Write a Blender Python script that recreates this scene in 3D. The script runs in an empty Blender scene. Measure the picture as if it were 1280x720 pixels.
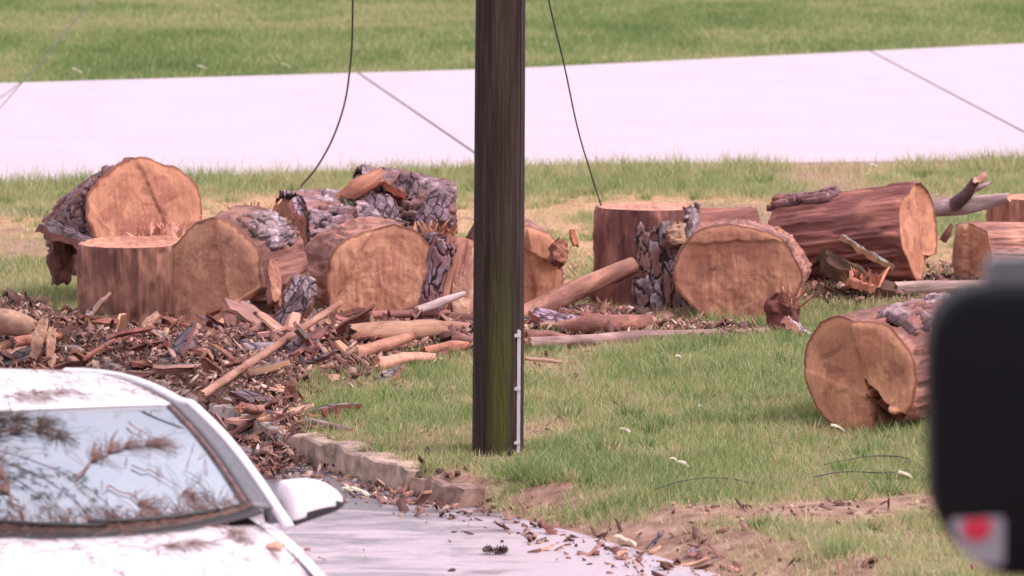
import bpy, bmesh, math, random
import numpy as np
from mathutils import Vector, Matrix, Euler
R = math.radians
rng = np.random.default_rng(7)
random.seed(7)
S = bpy.context.scene
COL = S.collection

# ------------------------------------------------------------------ camera
H = 3.95                    # eye height above the lawn
PITCH = 0.0984
FPX = 6400.0                # focal length in photo pixels (1280 wide)
cam = bpy.data.cameras.new('camera')
cam.sensor_width = 36.0
cam.lens = FPX / 1280 * 36.0
cam.clip_start = 0.5
cam.clip_end = 4000
cam.dof.use_dof = True
cam.dof.focus_distance = 33.0
cam.dof.aperture_fstop = 4.3
co = bpy.data.objects.new('camera', cam)
COL.objects.link(co)
co.location = (0, 0, H)
co.rotation_euler = (math.pi / 2 - PITCH, 0, 0)
S.camera = co

# ------------------------------------------------------------------ sky, sun, exposure
SUN_EL, SUN_AZ = R(52), R(108)        # azimuth measured from +Y towards +X
w = bpy.data.worlds.new('World')
S.world = w
w.use_nodes = True
wn = w.node_tree
sky = wn.nodes.new('ShaderNodeTexSky')
sky.sky_type = 'NISHITA'
sky.sun_disc = False
sky.sun_elevation = SUN_EL
sky.sun_rotation = SUN_AZ
sky.dust_density = 3.0
sky.air_density = 1.0
sky.ozone_density = 0.6
hs_ = wn.nodes.new('ShaderNodeHueSaturation')      # a hazy white sky: most of the blue is washed out
hs_.inputs['Saturation'].default_value = 0.45
wn.links.new(sky.outputs[0], hs_.inputs['Color'])
mx_ = wn.nodes.new('ShaderNodeMix'); mx_.data_type = 'RGBA'; mx_.blend_type = 'MULTIPLY'
mx_.inputs[0].default_value = 1.0
mx_.inputs[7].default_value = (1.03, 0.955, 1.01, 1)
tc_ = wn.nodes.new('ShaderNodeTexCoord')
cn_ = wn.nodes.new('ShaderNodeTexNoise'); cn_.inputs['Scale'].default_value = 2.2; cn_.inputs['Detail'].default_value = 5
wn.links.new(tc_.outputs['Generated'], cn_.inputs['Vector'])
cr_ = wn.nodes.new('ShaderNodeMapRange'); cr_.inputs[1].default_value = .3; cr_.inputs[2].default_value = .7; cr_.inputs[3].default_value = .35; cr_.inputs[4].default_value = .75
wn.links.new(cn_.outputs[0], cr_.inputs[0])
cl_ = wn.nodes.new('ShaderNodeMix'); cl_.data_type = 'RGBA'         # thin white overcast over the blue
cl_.inputs[7].default_value = (6.6, 6.6, 7.0, 1)
wn.links.new(cr_.outputs[0], cl_.inputs[0]); wn.links.new(hs_.outputs[0], cl_.inputs[6])
wn.links.new(cl_.outputs[2], mx_.inputs[6])
wn.links.new(mx_.outputs[2], wn.nodes['Background'].inputs[0])
wn.nodes['Background'].inputs[1].default_value = 0.15
sun = bpy.data.lights.new('sun', 'SUN')
sun.energy = 1.85
sun.angle = R(14)
sun.color = (1.0, 0.895, 0.885)
so = bpy.data.objects.new('sun', sun)
COL.objects.link(so)
sd = Vector((math.cos(SUN_EL) * math.sin(SUN_AZ), math.cos(SUN_EL) * math.cos(SUN_AZ), math.sin(SUN_EL)))
so.rotation_euler = sd.to_track_quat('Z', 'Y').to_euler()
so.location = (20, 40, 40)
S.view_settings.view_transform = 'Standard'
S.view_settings.look = 'None'
S.view_settings.exposure = 0.80
S.view_settings.gamma = 1.0

# ------------------------------------------------------------------ layout helpers
def ray(px, py):
    x = (px - 640) / FPX
    v = (360 - py) / FPX
    cp, sp = math.cos(PITCH), math.sin(PITCH)
    return Vector((x, cp + v * sp, -sp + v * cp))
def at(px, py, z=0.0):              # point on the level z
    d = ray(px, py)
    return Vector((0, 0, H)) + d * ((z - H) / d.z)
def atd(px, py, Y):                 # point at the distance Y
    d = ray(px, py)
    return Vector((0, 0, H)) + d * (Y / d.y)
def pix(x, y, z=0.0):               # arrays: world to photo pixel, for the ground cover plan
    dz = z - H
    cp, sp = math.cos(PITCH), math.sin(PITCH)
    f = y * cp - dz * sp
    u = y * sp + dz * cp
    f = np.maximum(f, 0.1)
    return 640 + FPX * x / f, 360 - FPX * u / f

def hash2(ix, iy, seed):
    n = (ix.astype(np.int64) * 374761393 + iy.astype(np.int64) * 668265263 + seed * 974634777) & 0xffffffff
    n = ((n ^ (n >> 13)) * 1274126177) & 0xffffffff
    n = n ^ (n >> 16)
    return (n & 0xffff) / 65535.0
def vnoise(x, y, seed=0):
    x = np.asarray(x, float); y = np.asarray(y, float)
    ix, iy = np.floor(x), np.floor(y)
    fx, fy = x - ix, y - iy
    fx = fx * fx * (3 - 2 * fx); fy = fy * fy * (3 - 2 * fy)
    a = hash2(ix, iy, seed); b = hash2(ix + 1, iy, seed)
    c = hash2(ix, iy + 1, seed); d = hash2(ix + 1, iy + 1, seed)
    return (a * (1 - fx) + b * fx) * (1 - fy) + (c * (1 - fx) + d * fx) * fy
def fbm(x, y, seed=0, o=4):
    x = np.asarray(x, float); y = np.asarray(y, float)
    t, a, s = 0, 1.0, 0
    for i in range(o):
        t = t + a * vnoise(x * 2 ** i, y * 2 ** i, seed + i * 17); s += a; a *= 0.55
    return t / s
def sstep(a, b, x):
    t = np.clip((np.asarray(x, float) - a) / (b - a), 0, 1)
    return t * t * (3 - 2 * t)

# ------------------------------------------------------------------ object helpers
def mesh_np(name, V, F, mats=(), smooth=True, fmat=None):
    me = bpy.data.meshes.new(name)
    me.from_pydata([tuple(v) for v in V], [], [tuple(int(i) for i in f) for f in F])
    for m in mats: me.materials.append(m)
    if smooth: me.polygons.foreach_set('use_smooth', np.ones(len(me.polygons), bool))
    if fmat is not None: me.polygons.foreach_set('material_index', np.asarray(fmat, np.int32))
    me.update()
    return me
def big_mesh(name, V, F, mat, smooth=False, attrs=None):   # fast: V (n,3), F (m,k) arrays
    me = bpy.data.meshes.new(name)
    V = np.asarray(V, np.float32); F = np.asarray(F, np.int32)
    m, k = F.shape
    me.vertices.add(len(V)); me.vertices.foreach_set('co', V.ravel())
    me.loops.add(m * k); me.loops.foreach_set('vertex_index', F.ravel())
    me.polygons.add(m)
    me.polygons.foreach_set('loop_start', np.arange(m, dtype=np.int32) * k)
    me.polygons.foreach_set('loop_total', np.full(m, k, np.int32))
    if smooth: me.polygons.foreach_set('use_smooth', np.ones(m, bool))
    me.update(calc_edges=True)
    for n, a in (attrs or {}).items():
        at_ = me.attributes.new(n, 'FLOAT', 'POINT')
        at_.data.foreach_set('value', np.asarray(a, np.float32))
    me.materials.append(mat)
    return me
def link(name, me, parent=None, color=None):
    o = bpy.data.objects.new(name, me)
    COL.objects.link(o)
    if parent is not None: o.parent = parent
    if color: o.color = tuple(color) + (1.0,)
    return o
def tag(o, label=None, cat=None, group=None, kind=None):
    if label: o['label'] = label
    if cat: o['category'] = cat
    if group: o['group'] = group
    if kind: o['kind'] = kind
    return o
def empty(name, M):
    o = bpy.data.objects.new(name, None)
    o.empty_display_size = 0.1
    COL.objects.link(o)
    o.matrix_world = M if isinstance(M, Matrix) else Matrix.Translation(Vector(M))
    return o
def frame(loc, n, roll=0.0):                   # local +Z = n, local Y = as upward as it gets
    n = Vector(n).normalized()
    up = Vector((0, 0, 1)) if abs(n.z) < 0.95 else Vector((0, 1, 0))
    y = (up - n * up.dot(n)).normalized()
    x = y.cross(n)
    M = Matrix((x, y, n)).transposed().to_4x4()
    return Matrix.Translation(Vector(loc)) @ M @ Matrix.Rotation(roll, 4, 'Z')
def grid_faces(nu, nv, wrap=False):
    i, j = np.meshgrid(np.arange(nu - 1), np.arange(nv if wrap else nv - 1), indexing='ij')
    a = i * nv + j; b = i * nv + (j + 1) % nv; c = (i + 1) * nv + (j + 1) % nv; d = (i + 1) * nv + j
    return np.stack([a.ravel(), b.ravel(), c.ravel(), d.ravel()], 1)

# ------------------------------------------------------------------ materials
def newmat(name):
    m = bpy.data.materials.new(name)
    m.use_nodes = True
    nt = m.node_tree
    for n in list(nt.nodes): nt.nodes.remove(n)
    return m, nt
def nd(nt, typ, ins=None, **props):
    n = nt.nodes.new('ShaderNode' + typ)
    for k, v in props.items(): setattr(n, k, v)
    for k, v in (ins or {}).items():
        s = n.inputs[k]
        if isinstance(v, bpy.types.NodeSocket): nt.links.new(v, s)
        else: s.default_value = v
    return n
def c4(c): return (c[0], c[1], c[2], 1.0)
def mix(nt, fac, a, b, mode='MIX'):
    n = nt.nodes.new('ShaderNodeMix'); n.data_type = 'RGBA'; n.blend_type = mode
    for i, v in ((0, fac), (6, a), (7, b)):
        if isinstance(v, bpy.types.NodeSocket): nt.links.new(v, n.inputs[i])
        else: n.inputs[i].default_value = c4(v) if isinstance(v, tuple) else v
    return n.outputs[2]
def mth(nt, op, a, b=0.0, clamp=False):
    n = nt.nodes.new('ShaderNodeMath'); n.operation = op; n.use_clamp = clamp
    for i, v in ((0, a), (1, b)):
        if isinstance(v, bpy.types.NodeSocket): nt.links.new(v, n.inputs[i])
        else: n.inputs[i].default_value = v
    return n.outputs[0]
def ramp(nt, fac, stops):
    n = nt.nodes.new('ShaderNodeValToRGB')
    el = n.color_ramp.elements
    while len(el) < len(stops): el.new(0.5)
    for e, (p, c) in zip(el, stops):
        e.position = p; e.color = c4(c) if isinstance(c, tuple) else (c, c, c, 1)
    nt.links.new(fac, n.inputs[0])
    return n.outputs[0]
def coords(nt, scale=(1, 1, 1), which='Object', rnd=True):
    tc = nd(nt, 'TexCoord')
    out = tc.outputs[which]
    if rnd:
        oi = nd(nt, 'ObjectInfo')
        v = nd(nt, 'VectorMath', {0: out}, operation='ADD')
        sc = nd(nt, 'VectorMath', {0: oi.outputs['Random']}, operation='SCALE'); sc.inputs['Scale'].default_value = 37.0
        nt.links.new(sc.outputs[0], v.inputs[1])
        out = v.outputs[0]
    mp = nd(nt, 'Mapping', {'Vector': out}); mp.inputs['Scale'].default_value = scale
    return mp.outputs[0]
def noise(nt, vec, scale, detail=4, rough=0.6, dist=0.0):
    return nd(nt, 'TexNoise', {'Vector': vec, 'Scale': scale, 'Detail': detail, 'Roughness': rough, 'Distortion': dist}).outputs[0]
def finish(nt, color, rough=0.8, bump=None, bstr=0.4, bdist=0.01, spec=0.3, extra=None):
    p = nd(nt, 'BsdfPrincipled', {'Roughness': rough, 'Specular IOR Level': spec})
    if isinstance(color, bpy.types.NodeSocket): nt.links.new(color, p.inputs['Base Color'])
    else: p.inputs['Base Color'].default_value = c4(color)
    if bump is not None:
        b = nd(nt, 'Bump', {'Height': bump, 'Strength': bstr, 'Distance': bdist})
        nt.links.new(b.outputs[0], p.inputs['Normal'])
    for k, v in (extra or {}).items():
        if isinstance(v, bpy.types.NodeSocket): nt.links.new(v, p.inputs[k])
        else: p.inputs[k].default_value = v
    o = nd(nt, 'OutputMaterial', {0: p.outputs[0]})
    return p
def tint(nt, col):
    oi = nd(nt, 'ObjectInfo')
    return mix(nt, 1.0, col, oi.outputs['Color'], 'MULTIPLY')

def mat_cutface(name, pale, mid, dark):
    m, nt = newmat(name)
    v0 = coords(nt, rnd=False)
    vr = coords(nt)
    rho = nd(nt, 'Attribute', attribute_name='rho').outputs['Fac']
    ring = nd(nt, 'TexWave', {'Vector': v0, 'Scale': 8.0, 'Distortion': 4.0, 'Detail': 4.0, 'Detail Scale': 1.2}, wave_type='RINGS', rings_direction='Z')
    big = noise(nt, vr, 2.4, 3, 0.55, 1.2)
    blot = noise(nt, vr, 4.2, 4, 0.6, 1.0)
    med = noise(nt, vr, 12, 5, 0.65, 0.3)
    fine = noise(nt, vr, 60, 3, 0.6)
    col = ramp(nt, big, [(0.38, mid), (0.45, tuple((a + b) / 2 for a, b in zip(pale, mid))), (0.53, pale), (0.60, pale)])
    warm = ramp(nt, blot, [(0.52, 0.0), (0.55, 0.75)])
    col = mix(nt, warm, col, (0.40, 0.19, 0.135))
    wet = ramp(nt, noise(nt, vr, 6.5, 4, 0.6, 0.8), [(0.34, 0.62), (0.44, 0.0)])
    col = mix(nt, wet, col, dark)
    col = mix(nt, mth(nt, 'MULTIPLY', ring.outputs['Fac'], 0.11), col, dark)
    sv = coords(nt, (1.0, 0.10, 1.0))
    saw = noise(nt, sv, 34, 2, 0.5, 0.2)
    col = mix(nt, mth(nt, 'MULTIPLY', ramp(nt, saw, [(.4, 0.0), (.62, 1.0)]), 0.22), col, dark)
    # drying cracks running out from the heart
    sx = nd(nt, 'SeparateXYZ', {0: v0})
    ang = mth(nt, 'ARCTAN2', sx.outputs[1], sx.outputs[0])
    oi = nd(nt, 'ObjectInfo')
    cr = nd(nt, 'TexNoise', {'Scale': 2.6, 'Detail': 2.0, 'W': mth(nt, 'ADD', mth(nt, 'MULTIPLY', ang, 1.6), mth(nt, 'MULTIPLY', oi.outputs['Random'], 50.0))}, noise_dimensions='1D').outputs[0]
    crack = ramp(nt, mth(nt, 'ABSOLUTE', mth(nt, 'SUBTRACT', cr, 0.5)), [(0.0, 1.0), (0.012, 0.0)])
    crack = mth(nt, 'MULTIPLY', crack, ramp(nt, mth(nt, 'ADD', rho, mth(nt, 'MULTIPLY', mth(nt, 'SUBTRACT', med, .5), 1.2)), [(0.15, 0.5), (0.7, 0.0)]))
    col = mix(nt, crack, col, dark)
    k = mth(nt, 'ADD', rho, mth(nt, 'MULTIPLY', mth(nt, 'SUBTRACT', med, 0.5), 0.10))
    col = mix(nt, ramp(nt, k, [(0.80, 0.0), (0.90, 0.45), (0.95, 0.5)]), col, pale)
    col = mix(nt, ramp(nt, k, [(0.945, 0.0), (0.975, 0.85)]), col, (0.17, 0.07, 0.05))
    col = mix(nt, mth(nt, 'MULTIPLY', fine, 0.10), col, dark)
    col = tint(nt, col)
    bh = mth(nt, 'ADD', mth(nt, 'MULTIPLY', saw, 0.7), mth(nt, 'ADD', mth(nt, 'MULTIPLY', fine, .4), med))
    finish(nt, col, 0.75, bh, 0.35, 0.012, 0.25)
    return m
def mat_barewood(name, a, b, c, zs=0.12):
    m, nt = newmat(name)
    v = coords(nt, (1, 1, zs))
    n1 = noise(nt, v, 14, 5, 0.65, 0.4)
    n2 = noise(nt, coords(nt, (1, 1, 0.5)), 4.0, 4, 0.6, 0.5)
    n3 = noise(nt, v, 60, 3, 0.6)
    col = ramp(nt, n1, [(0.30, c), (0.48, a), (0.68, b)])
    col = mix(nt, ramp(nt, n2, [(0.42, 0.0), (0.58, 0.8)]), col, c)
    col = mix(nt, mth(nt, 'MULTIPLY', n3, 0.35), col, c)
    col = tint(nt, col)
    finish(nt, col, 0.72, mth(nt, 'ADD', n1, mth(nt, 'MULTIPLY', n3, 0.6)), 0.7, 0.012, 0.3)
    return m
def mat_bark():
    m, nt = newmat('pine bark')
    v = coords(nt, (1, 1, 0.6))
    at_ = nd(nt, 'Attribute', attribute_name='plate')
    n1 = noise(nt, v, 16, 5, 0.7, 0.3)
    n2 = noise(nt, v, 5, 3, 0.6)
    n3 = noise(nt, v, 70, 3, 0.7)
    col = ramp(nt, n1, [(0.34, (0.075, 0.05, 0.052)), (0.46, (0.17, 0.122, 0.128)), (0.56, (0.27, 0.205, 0.218)), (0.66, (0.50, 0.42, 0.44))])
    col = mix(nt, ramp(nt, n2, [(0.48, 0.0), (0.58, 0.8)]), col, (0.20, 0.095, 0.072))
    col = mix(nt, ramp(nt, at_.outputs['Fac'], [(0.10, 1.0), (0.75, 0.0)]), col, (0.040, 0.024, 0.024))
    col = tint(nt, col)
    finish(nt, col, 0.8, mth(nt, 'ADD', n1, n3), 0.6, 0.012, 0.25)
    return m
def mat_simple(name, col, rough=0.6, var=0.3, scale=20, bstr=0.2, spec=0.3, tinted=False, extra=None, stretch=(1, 1, 1)):
    m, nt = newmat(name)
    n1 = noise(nt, coords(nt, stretch), scale, 5, 0.65)
    dk = tuple(c * (1 - var) for c in col); lt = tuple(min(1, c * (1 + var)) for c in col)
    c = ramp(nt, n1, [(0.32, dk), (0.5, col), (0.68, lt)])
    if tinted: c = tint(nt, c)
    finish(nt, c, rough, n1, bstr, 0.005, spec, extra)
    return m

M_face = mat_cutface('sawn pine face', (0.56, 0.315, 0.205), (0.42, 0.215, 0.140), (0.18, 0.082, 0.062))
M_wood = mat_barewood('debarked pine', (0.30, 0.145, 0.108), (0.48, 0.265, 0.20), (0.115, 0.052, 0.045))
M_tan = mat_barewood('torn sapwood', (0.50, 0.31, 0.215), (0.64, 0.43, 0.31), (0.25, 0.12, 0.085), 0.08)
M_orange = mat_barewood('orange splinter wood', (0.48, 0.215, 0.14), (0.62, 0.33, 0.22), (0.22, 0.085, 0.06), 0.08)
M_bark = mat_bark()
M_grey = mat_barewood('weathered grey branch', (0.38, 0.30, 0.28), (0.52, 0.43, 0.40), (0.16, 0.11, 0.11), 0.1)
M_inner = mat_simple('reddish inner bark', (0.23, 0.092, 0.068), 0.75, 0.45, 14, 0.4, 0.3, True)
def mat_barkflat():
    m, nt = newmat('bark plate outside')
    v = coords(nt, (1, .55, 1))
    vd = nd(nt, 'VectorMath', {0: v}, operation='ADD')
    nz_ = nd(nt, 'TexNoise', {'Vector': v, 'Scale': 9.0, 'Detail': 3.0})
    sc = nd(nt, 'VectorMath', {0: nz_.outputs['Color']}, operation='SCALE'); sc.inputs['Scale'].default_value = .08
    nt.links.new(sc.outputs[0], vd.inputs[1])
    vo = nd(nt, 'TexVoronoi', {'Vector': vd.outputs[0], 'Scale': 14.0}, feature='DISTANCE_TO_EDGE')
    n1 = noise(nt, v, 18, 5, .7)
    col = ramp(nt, n1, [(0.32, (0.10, 0.065, 0.07)), (0.48, (0.20, 0.145, 0.155)), (0.62, (0.30, 0.235, 0.255)), (0.7, (0.22, 0.10, 0.075))])
    col = mix(nt, ramp(nt, vo.outputs['Distance'], [(0.02, 0.9), (0.09, 0.0)]), col, (0.035, 0.02, 0.02))
    finish(nt, tint(nt, col), .8, mth(nt, 'ADD', n1, ramp(nt, vo.outputs['Distance'], [(0.0, 0.0), (0.12, 1.0)])), .8, .015, .25)
    return m
M_barkflat = mat_barkflat()
M_pinkchip = mat_simple('pinkish chip wood', (0.50, 0.27, 0.20), 0.75, 0.35, 14, 0.4, 0.3, True, stretch=(1, 0.2, 1))

# ------------------------------------------------------------------ ground plan
EDGE = np.array([(-40, 95), (-14, 60), (-6.2, 43), (-2.99, 35.4), (-1.43, 31.0), (-0.95, 30.0), (-0.45, 29.0), (0.28, 27.7), (1.06, 26.1), (3.6, 21.4), (12, 5), (25, -20)], float)
def edge_dist(x, y):                       # + on the lawn side, - on the road side
    x = np.asarray(x, float); y = np.asarray(y, float)
    best = np.full(x.shape, 1e9); sg = np.ones(x.shape)
    for a, b in zip(EDGE[:-1], EDGE[1:]):
        d = b - a; L2 = d @ d
        t = np.clip(((x - a[0]) * d[0] + (y - a[1]) * d[1]) / L2, 0, 1)
        qx, qy = a[0] + t * d[0], a[1] + t * d[1]
        r = np.hypot(x - qx, y - qy)
        cr = d[0] * (y - a[1]) - d[1] * (x - a[0])
        u = r < best
        best = np.where(u, r, best); sg = np.where(u, np.sign(cr), sg)
    return best * sg
def ell(px, py, cx, cy, rx, ry, seed=3):
    q = ((px - cx) / rx) ** 2 + ((py - cy) / ry) ** 2
    return np.clip(1.25 - q, 0, 1)
RZ = -0.14
def plan(x, y):
    """dirt 0-1 (bare soil), saw 0-1 (tan sawdust), heap 0-1 (reddish bark litter), mound height"""
    x = np.asarray(x, float); y = np.asarray(y, float)
    px, py = pix(x, y)
    n = fbm(x * 1.1, y * 0.7, 5)
    n2 = fbm(x * 4.0, y * 2.5, 9)
    s = edge_dist(x, y)
    saw = np.zeros(x.shape)
    for e in ((690, 318, 75, 58), (600, 275, 90, 28), (390, 262, 200, 20), (300, 275, 120, 26), (820, 258, 200, 16), (1060, 262, 230, 12), (30, 285, 90, 16), (1200, 330, 80, 40), (640, 375, 140, 30)):
        saw = np.maximum(saw, ell(px, py, *e))
    heap = np.zeros(x.shape); mound = np.zeros(x.shape)
    for cx, cy, rx, ry, hh in ((70, 445, 110, 44, .09), (190, 462, 130, 38, .10), (300, 468, 120, 50, .11), (400, 442, 120, 45, .08), (500, 430, 100, 32, .05), (330, 530, 60, 40, .04),
                               (730, 408, 110, 18, .04), (880, 418, 90, 10, .02), (1080, 364, 130, 16, .04), (1200, 364, 90, 14, .03), (600, 425, 80, 24, .05), (20, 402, 60, 22, .05)):
        e = ell(px, py, cx, cy, rx, ry)
        heap = np.maximum(heap, e); mound = np.maximum(mound, hh * sstep(0, 0.9, e))
    dirt = np.zeros(x.shape)
    for cx, cy, rx, ry, k in ((1040, 641, 150, 15, .85), (1160, 632, 110, 14, .85), (900, 642, 120, 13, .75), (668, 609, 62, 8, 1.0), (570, 596, 60, 12, .8), (720, 618, 90, 8, .5), (850, 682, 70, 14, .7), (720, 660, 120, 14, .8), (800, 650, 120, 14, .6), (1010, 718, 50, 8, .4), (620, 572, 50, 10, .8), (520, 575, 60, 10, .5), (920, 702, 50, 12, .7)):
        dirt = np.maximum(dirt, k * ell(px, py, cx, cy, rx, ry))
    dirt = np.maximum(dirt, .62 * sstep(.55, .70, fbm(x * .9 + 40, y * .42, 15)) * (y < 60))
    near = y < 29.2
    band = np.where(near, sstep(0.50, 0.05, s + (n - 0.5) * 0.7), sstep(0.16, 0.02, s))
    dirt = np.maximum(dirt, band)
    f = 0.45 + 1.1 * (n2)
    return np.clip(dirt * f, 0, 1), np.clip(saw * f, 0, 1), np.clip(heap * (0.6 + 0.9 * n2), 0, 1), mound
def ground_z(x, y):
    x = np.asarray(x, float); y = np.asarray(y, float)
    s = edge_dist(x, y)
    wd = np.where(y > 28.9, 0.16, 0.62)
    bank = -0.15 * sstep(wd, 0.0, s) - 0.10 * sstep(0.0, -0.25, s)
    dirt, saw, heap, mound = plan(x, y)
    z = bank + mound + (fbm(x * 0.5, y * 0.5, 2) - 0.5) * 0.05 * sstep(0.0, 1.0, s) + (fbm(x * 3, y * 3, 4) - 0.5) * 0.03 * sstep(0, 0.4, s)
    return z
def gz(x, y): return float(ground_z(np.array([x]), np.array([y]))[0])

# ------------------------------------------------------------------ ground, road, driveway
def mat_ground():
    m, nt = newmat('lawn soil')
    A = lambda n: nd(nt, 'Attribute', attribute_name=n).outputs['Fac']
    v = coords(nt, which='Object', rnd=False)
    n1 = noise(nt, v, 6, 6, 0.7)
    n2 = noise(nt, v, 45, 4, 0.7)
    n3 = noise(nt, v, 0.8, 4, 0.6)
    thatch = ramp(nt, n1, [(0.3, (0.10, 0.095, 0.045)), (0.5, (0.19, 0.17, 0.09)), (0.7, (0.30, 0.24, 0.145))])
    soil = ramp(nt, n1, [(0.3, (0.13, 0.068, 0.05)), (0.5, (0.27, 0.16, 0.12)), (0.7, (0.42, 0.285, 0.215))])
    tan = ramp(nt, n1, [(0.3, (0.24, 0.125, 0.07)), (0.5, (0.42, 0.25, 0.15)), (0.7, (0.55, 0.35, 0.22))])
    lit = ramp(nt, n2, [(0.3, (0.055, 0.030, 0.026)), (0.5, (0.15, 0.075, 0.058)), (0.7, (0.28, 0.155, 0.115))])
    def fac(a):
        k = mth(nt, 'ADD', a, mth(nt, 'MULTIPLY', mth(nt, 'SUBTRACT', n2, 0.5), 0.6))
        return ramp(nt, k, [(0.25, 0.0), (0.60, 1.0)])
    col = mix(nt, fac(A('saw')), thatch, tan)
    col = mix(nt, fac(A('dirt')), col, soil)
    col = mix(nt, fac(A('heap')), col, lit)
    finish(nt, col, 0.9, mth(nt, 'ADD', n1, n2), 0.6, 0.02, 0.15)
    return m
M_ground = mat_ground()
def spread(a, b, st, far_lo, far_hi):
    core = np.arange(a, b, st)
    lo = []; p, d = a, st
    while p > far_lo: d *= 1.25; p -= d; lo.append(p)
    hi = []; p, d = core[-1], st
    while p < far_hi: d *= 1.25; p += d; hi.append(p)
    return np.array(lo[::-1] + list(core) + hi)
gx = spread(-6.5, 6.5, 0.06, -1500, 1500)
gy = spread(24.0, 48.0, 0.075, -300, 3000)
X, Y = np.meshgrid(gx, gy, indexing='ij')
x_, y_ = X.ravel(), Y.ravel()
Zg = ground_z(x_, y_)
di, sa, he, mo = plan(x_, y_)
# keep the sheet under the driveway
gm = big_mesh('ground', np.stack([x_, y_, Zg], 1), grid_faces(len(gx), len(gy))[:, ::-1], M_ground, True, {'dirt': di, 'saw': sa, 'heap': he})
tag(link('ground', gm), kind='structure')

def mat_road():
    m, nt = newmat('worn wet asphalt')
    v = coords(nt, (1, 1, 1), rnd=False)
    rot = nd(nt, 'Mapping', {'Vector': v}); rot.inputs['Rotation'].default_value = (0, 0, R(10)); rot.inputs['Scale'].default_value = (0.7, 1.5, 1)
    n1 = noise(nt, rot.outputs[0], 3.0, 6, 0.65, 0.6)
    n2 = noise(nt, v, 90, 3, 0.7)
    n3 = noise(nt, rot.outputs[0], 1.1, 3, 0.5)
    paleness = nd(nt, 'Attribute', attribute_name='paleness').outputs['Fac']
    k = mth(nt, 'ADD', paleness, mth(nt, 'MULTIPLY', mth(nt, 'SUBTRACT', n1, 0.5), 2.2))
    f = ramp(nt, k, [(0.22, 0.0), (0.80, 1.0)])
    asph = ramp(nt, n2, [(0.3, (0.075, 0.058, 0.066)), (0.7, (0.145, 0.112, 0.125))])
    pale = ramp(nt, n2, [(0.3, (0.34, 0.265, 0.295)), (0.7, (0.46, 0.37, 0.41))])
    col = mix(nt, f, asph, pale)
    rough = ramp(nt, n1, [(0.35, 0.34), (0.65, 0.62)])
    finish(nt, col, rough, mth(nt, 'ADD', n2, mth(nt, 'MULTIPLY', n1, 0.6)), 0.25, 0.006, 0.5)
    return m
M_road = mat_road()
# road: strips parallel to the edge, 6.5 m wide
ts = []
for a, b in zip(EDGE[:-1], EDGE[1:]):
    n = max(2, int(np.hypot(*(b - a)) / 0.35))
    ts += [a + (b - a) * i / n for i in range(n)]
ts = np.array(ts)
tang = np.gradient(ts, axis=0); tang /= np.linalg.norm(tang, axis=1)[:, None]
nrm = np.stack([tang[:, 1], -tang[:, 0]], 1)
side = edge_dist(ts[:, 0] + nrm[:, 0], ts[:, 1] + nrm[:, 1])
nrm[side > 0] *= -1
offs = np.concatenate([np.array([-0.12]), np.linspace(0.0, 3, 14), np.linspace(3.4, 5, 6)])
P = ts[:, None, :] + nrm[:, None, :] * offs[None, :, None]
rx, ry = P[..., 0].ravel(), P[..., 1].ravel()
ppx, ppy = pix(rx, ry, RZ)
paleness = np.clip(0.02 + 0.62 * sstep(600, 670, ppy) + 0.35 * sstep(-.3, .3, rx), 0, 0.95)  # asphalt turns paler towards the near end and the right
rz = RZ + 0.012 * (fbm(rx * 1.5, ry * 1.5, 31) - 0.5)
rm = big_mesh('road', np.stack([rx, ry, rz], 1), grid_faces(len(ts), len(offs)), M_road, True, {'paleness': paleness})
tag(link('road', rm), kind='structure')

def mat_concrete():
    m, nt = newmat('pale concrete')
    v = coords(nt, rnd=True)
    n1 = noise(nt, v, 0.9, 5, 0.6); n2 = noise(nt, v, 60, 4, 0.7)
    col = ramp(nt, n1, [(0.3, (0.425, 0.345, 0.39)), (0.7, (0.455, 0.375, 0.42))])
    col = mix(nt, mth(nt, 'MULTIPLY', n2, 0.15), col, (0.4, 0.36, 0.35))
    finish(nt, col, 0.85, n2, 0.25, 0.004, 0.2)
    return m
M_conc = mat_concrete()
NE = [at(-300, 246), at(0, 235), at(640, 211), at(1280, 204), at(1600, 202)]
FE = [at(-300, 113), at(0, 107), at(640, 88.5), at(1280, 57), at(1600, 38)]
def onedge(E, x):
    for a, b in zip(E[:-1], E[1:]):
        if x <= b.x or b is E[-1]:
            t = (x - a.x) / (b.x - a.x); return a + (b - a) * t
joints = [((-11, 0), (-12, 0)), (at(-150, 238), at(40, 98)), (at(618, 208), at(447, 95)), (at(1345, 203), at(1092, 70)), ((11.5, 0), (13, 0))]
drive = tag(bpy.data.objects.new('driveway', None), kind='structure'); COL.objects.link(drive)
for (a, b), (c, d) in zip(joints[:-1], joints[1:]):
    g = 0.02
    x0, x1, x2, x3 = a[0] + g, c[0] - g, d[0] - g, b[0] + g
    near_ = [onedge(NE, x0 + (x1 - x0) * i / 12) for i in range(13)]
    far_ = [onedge(FE, x3 + (x2 - x3) * i / 12) for i in range(13)]
    bm = bmesh.new()
    zt = 0.035
    rows = []
    for k in range(13):
        pa, pb = near_[k], far_[k]
        rows.append([bm.verts.new((pa.x, pa.y, -0.08))] + [bm.verts.new((pa.x + (pb.x - pa.x) * t, pa.y + (pb.y - pa.y) * t, zt)) for t in np.linspace(0, 1, 6)] + [bm.verts.new((pb.x, pb.y, -0.08))])
    for r0, r1 in zip(rows[:-1], rows[1:]):
        for q in range(7): bm.faces.new((r0[q], r1[q], r1[q + 1], r0[q + 1]))
    for r_ in (rows[0], rows[-1]):
        bm.faces.new(r_ if r_ is rows[0] else r_[::-1])
    bmesh.ops.recalc_face_normals(bm, faces=bm.faces)
    me = bpy.data.meshes.new('concrete_slab'); bm.to_mesh(me); bm.free(); me.materials.append(M_conc)
    link('concrete_slab', me, drive)

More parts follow.
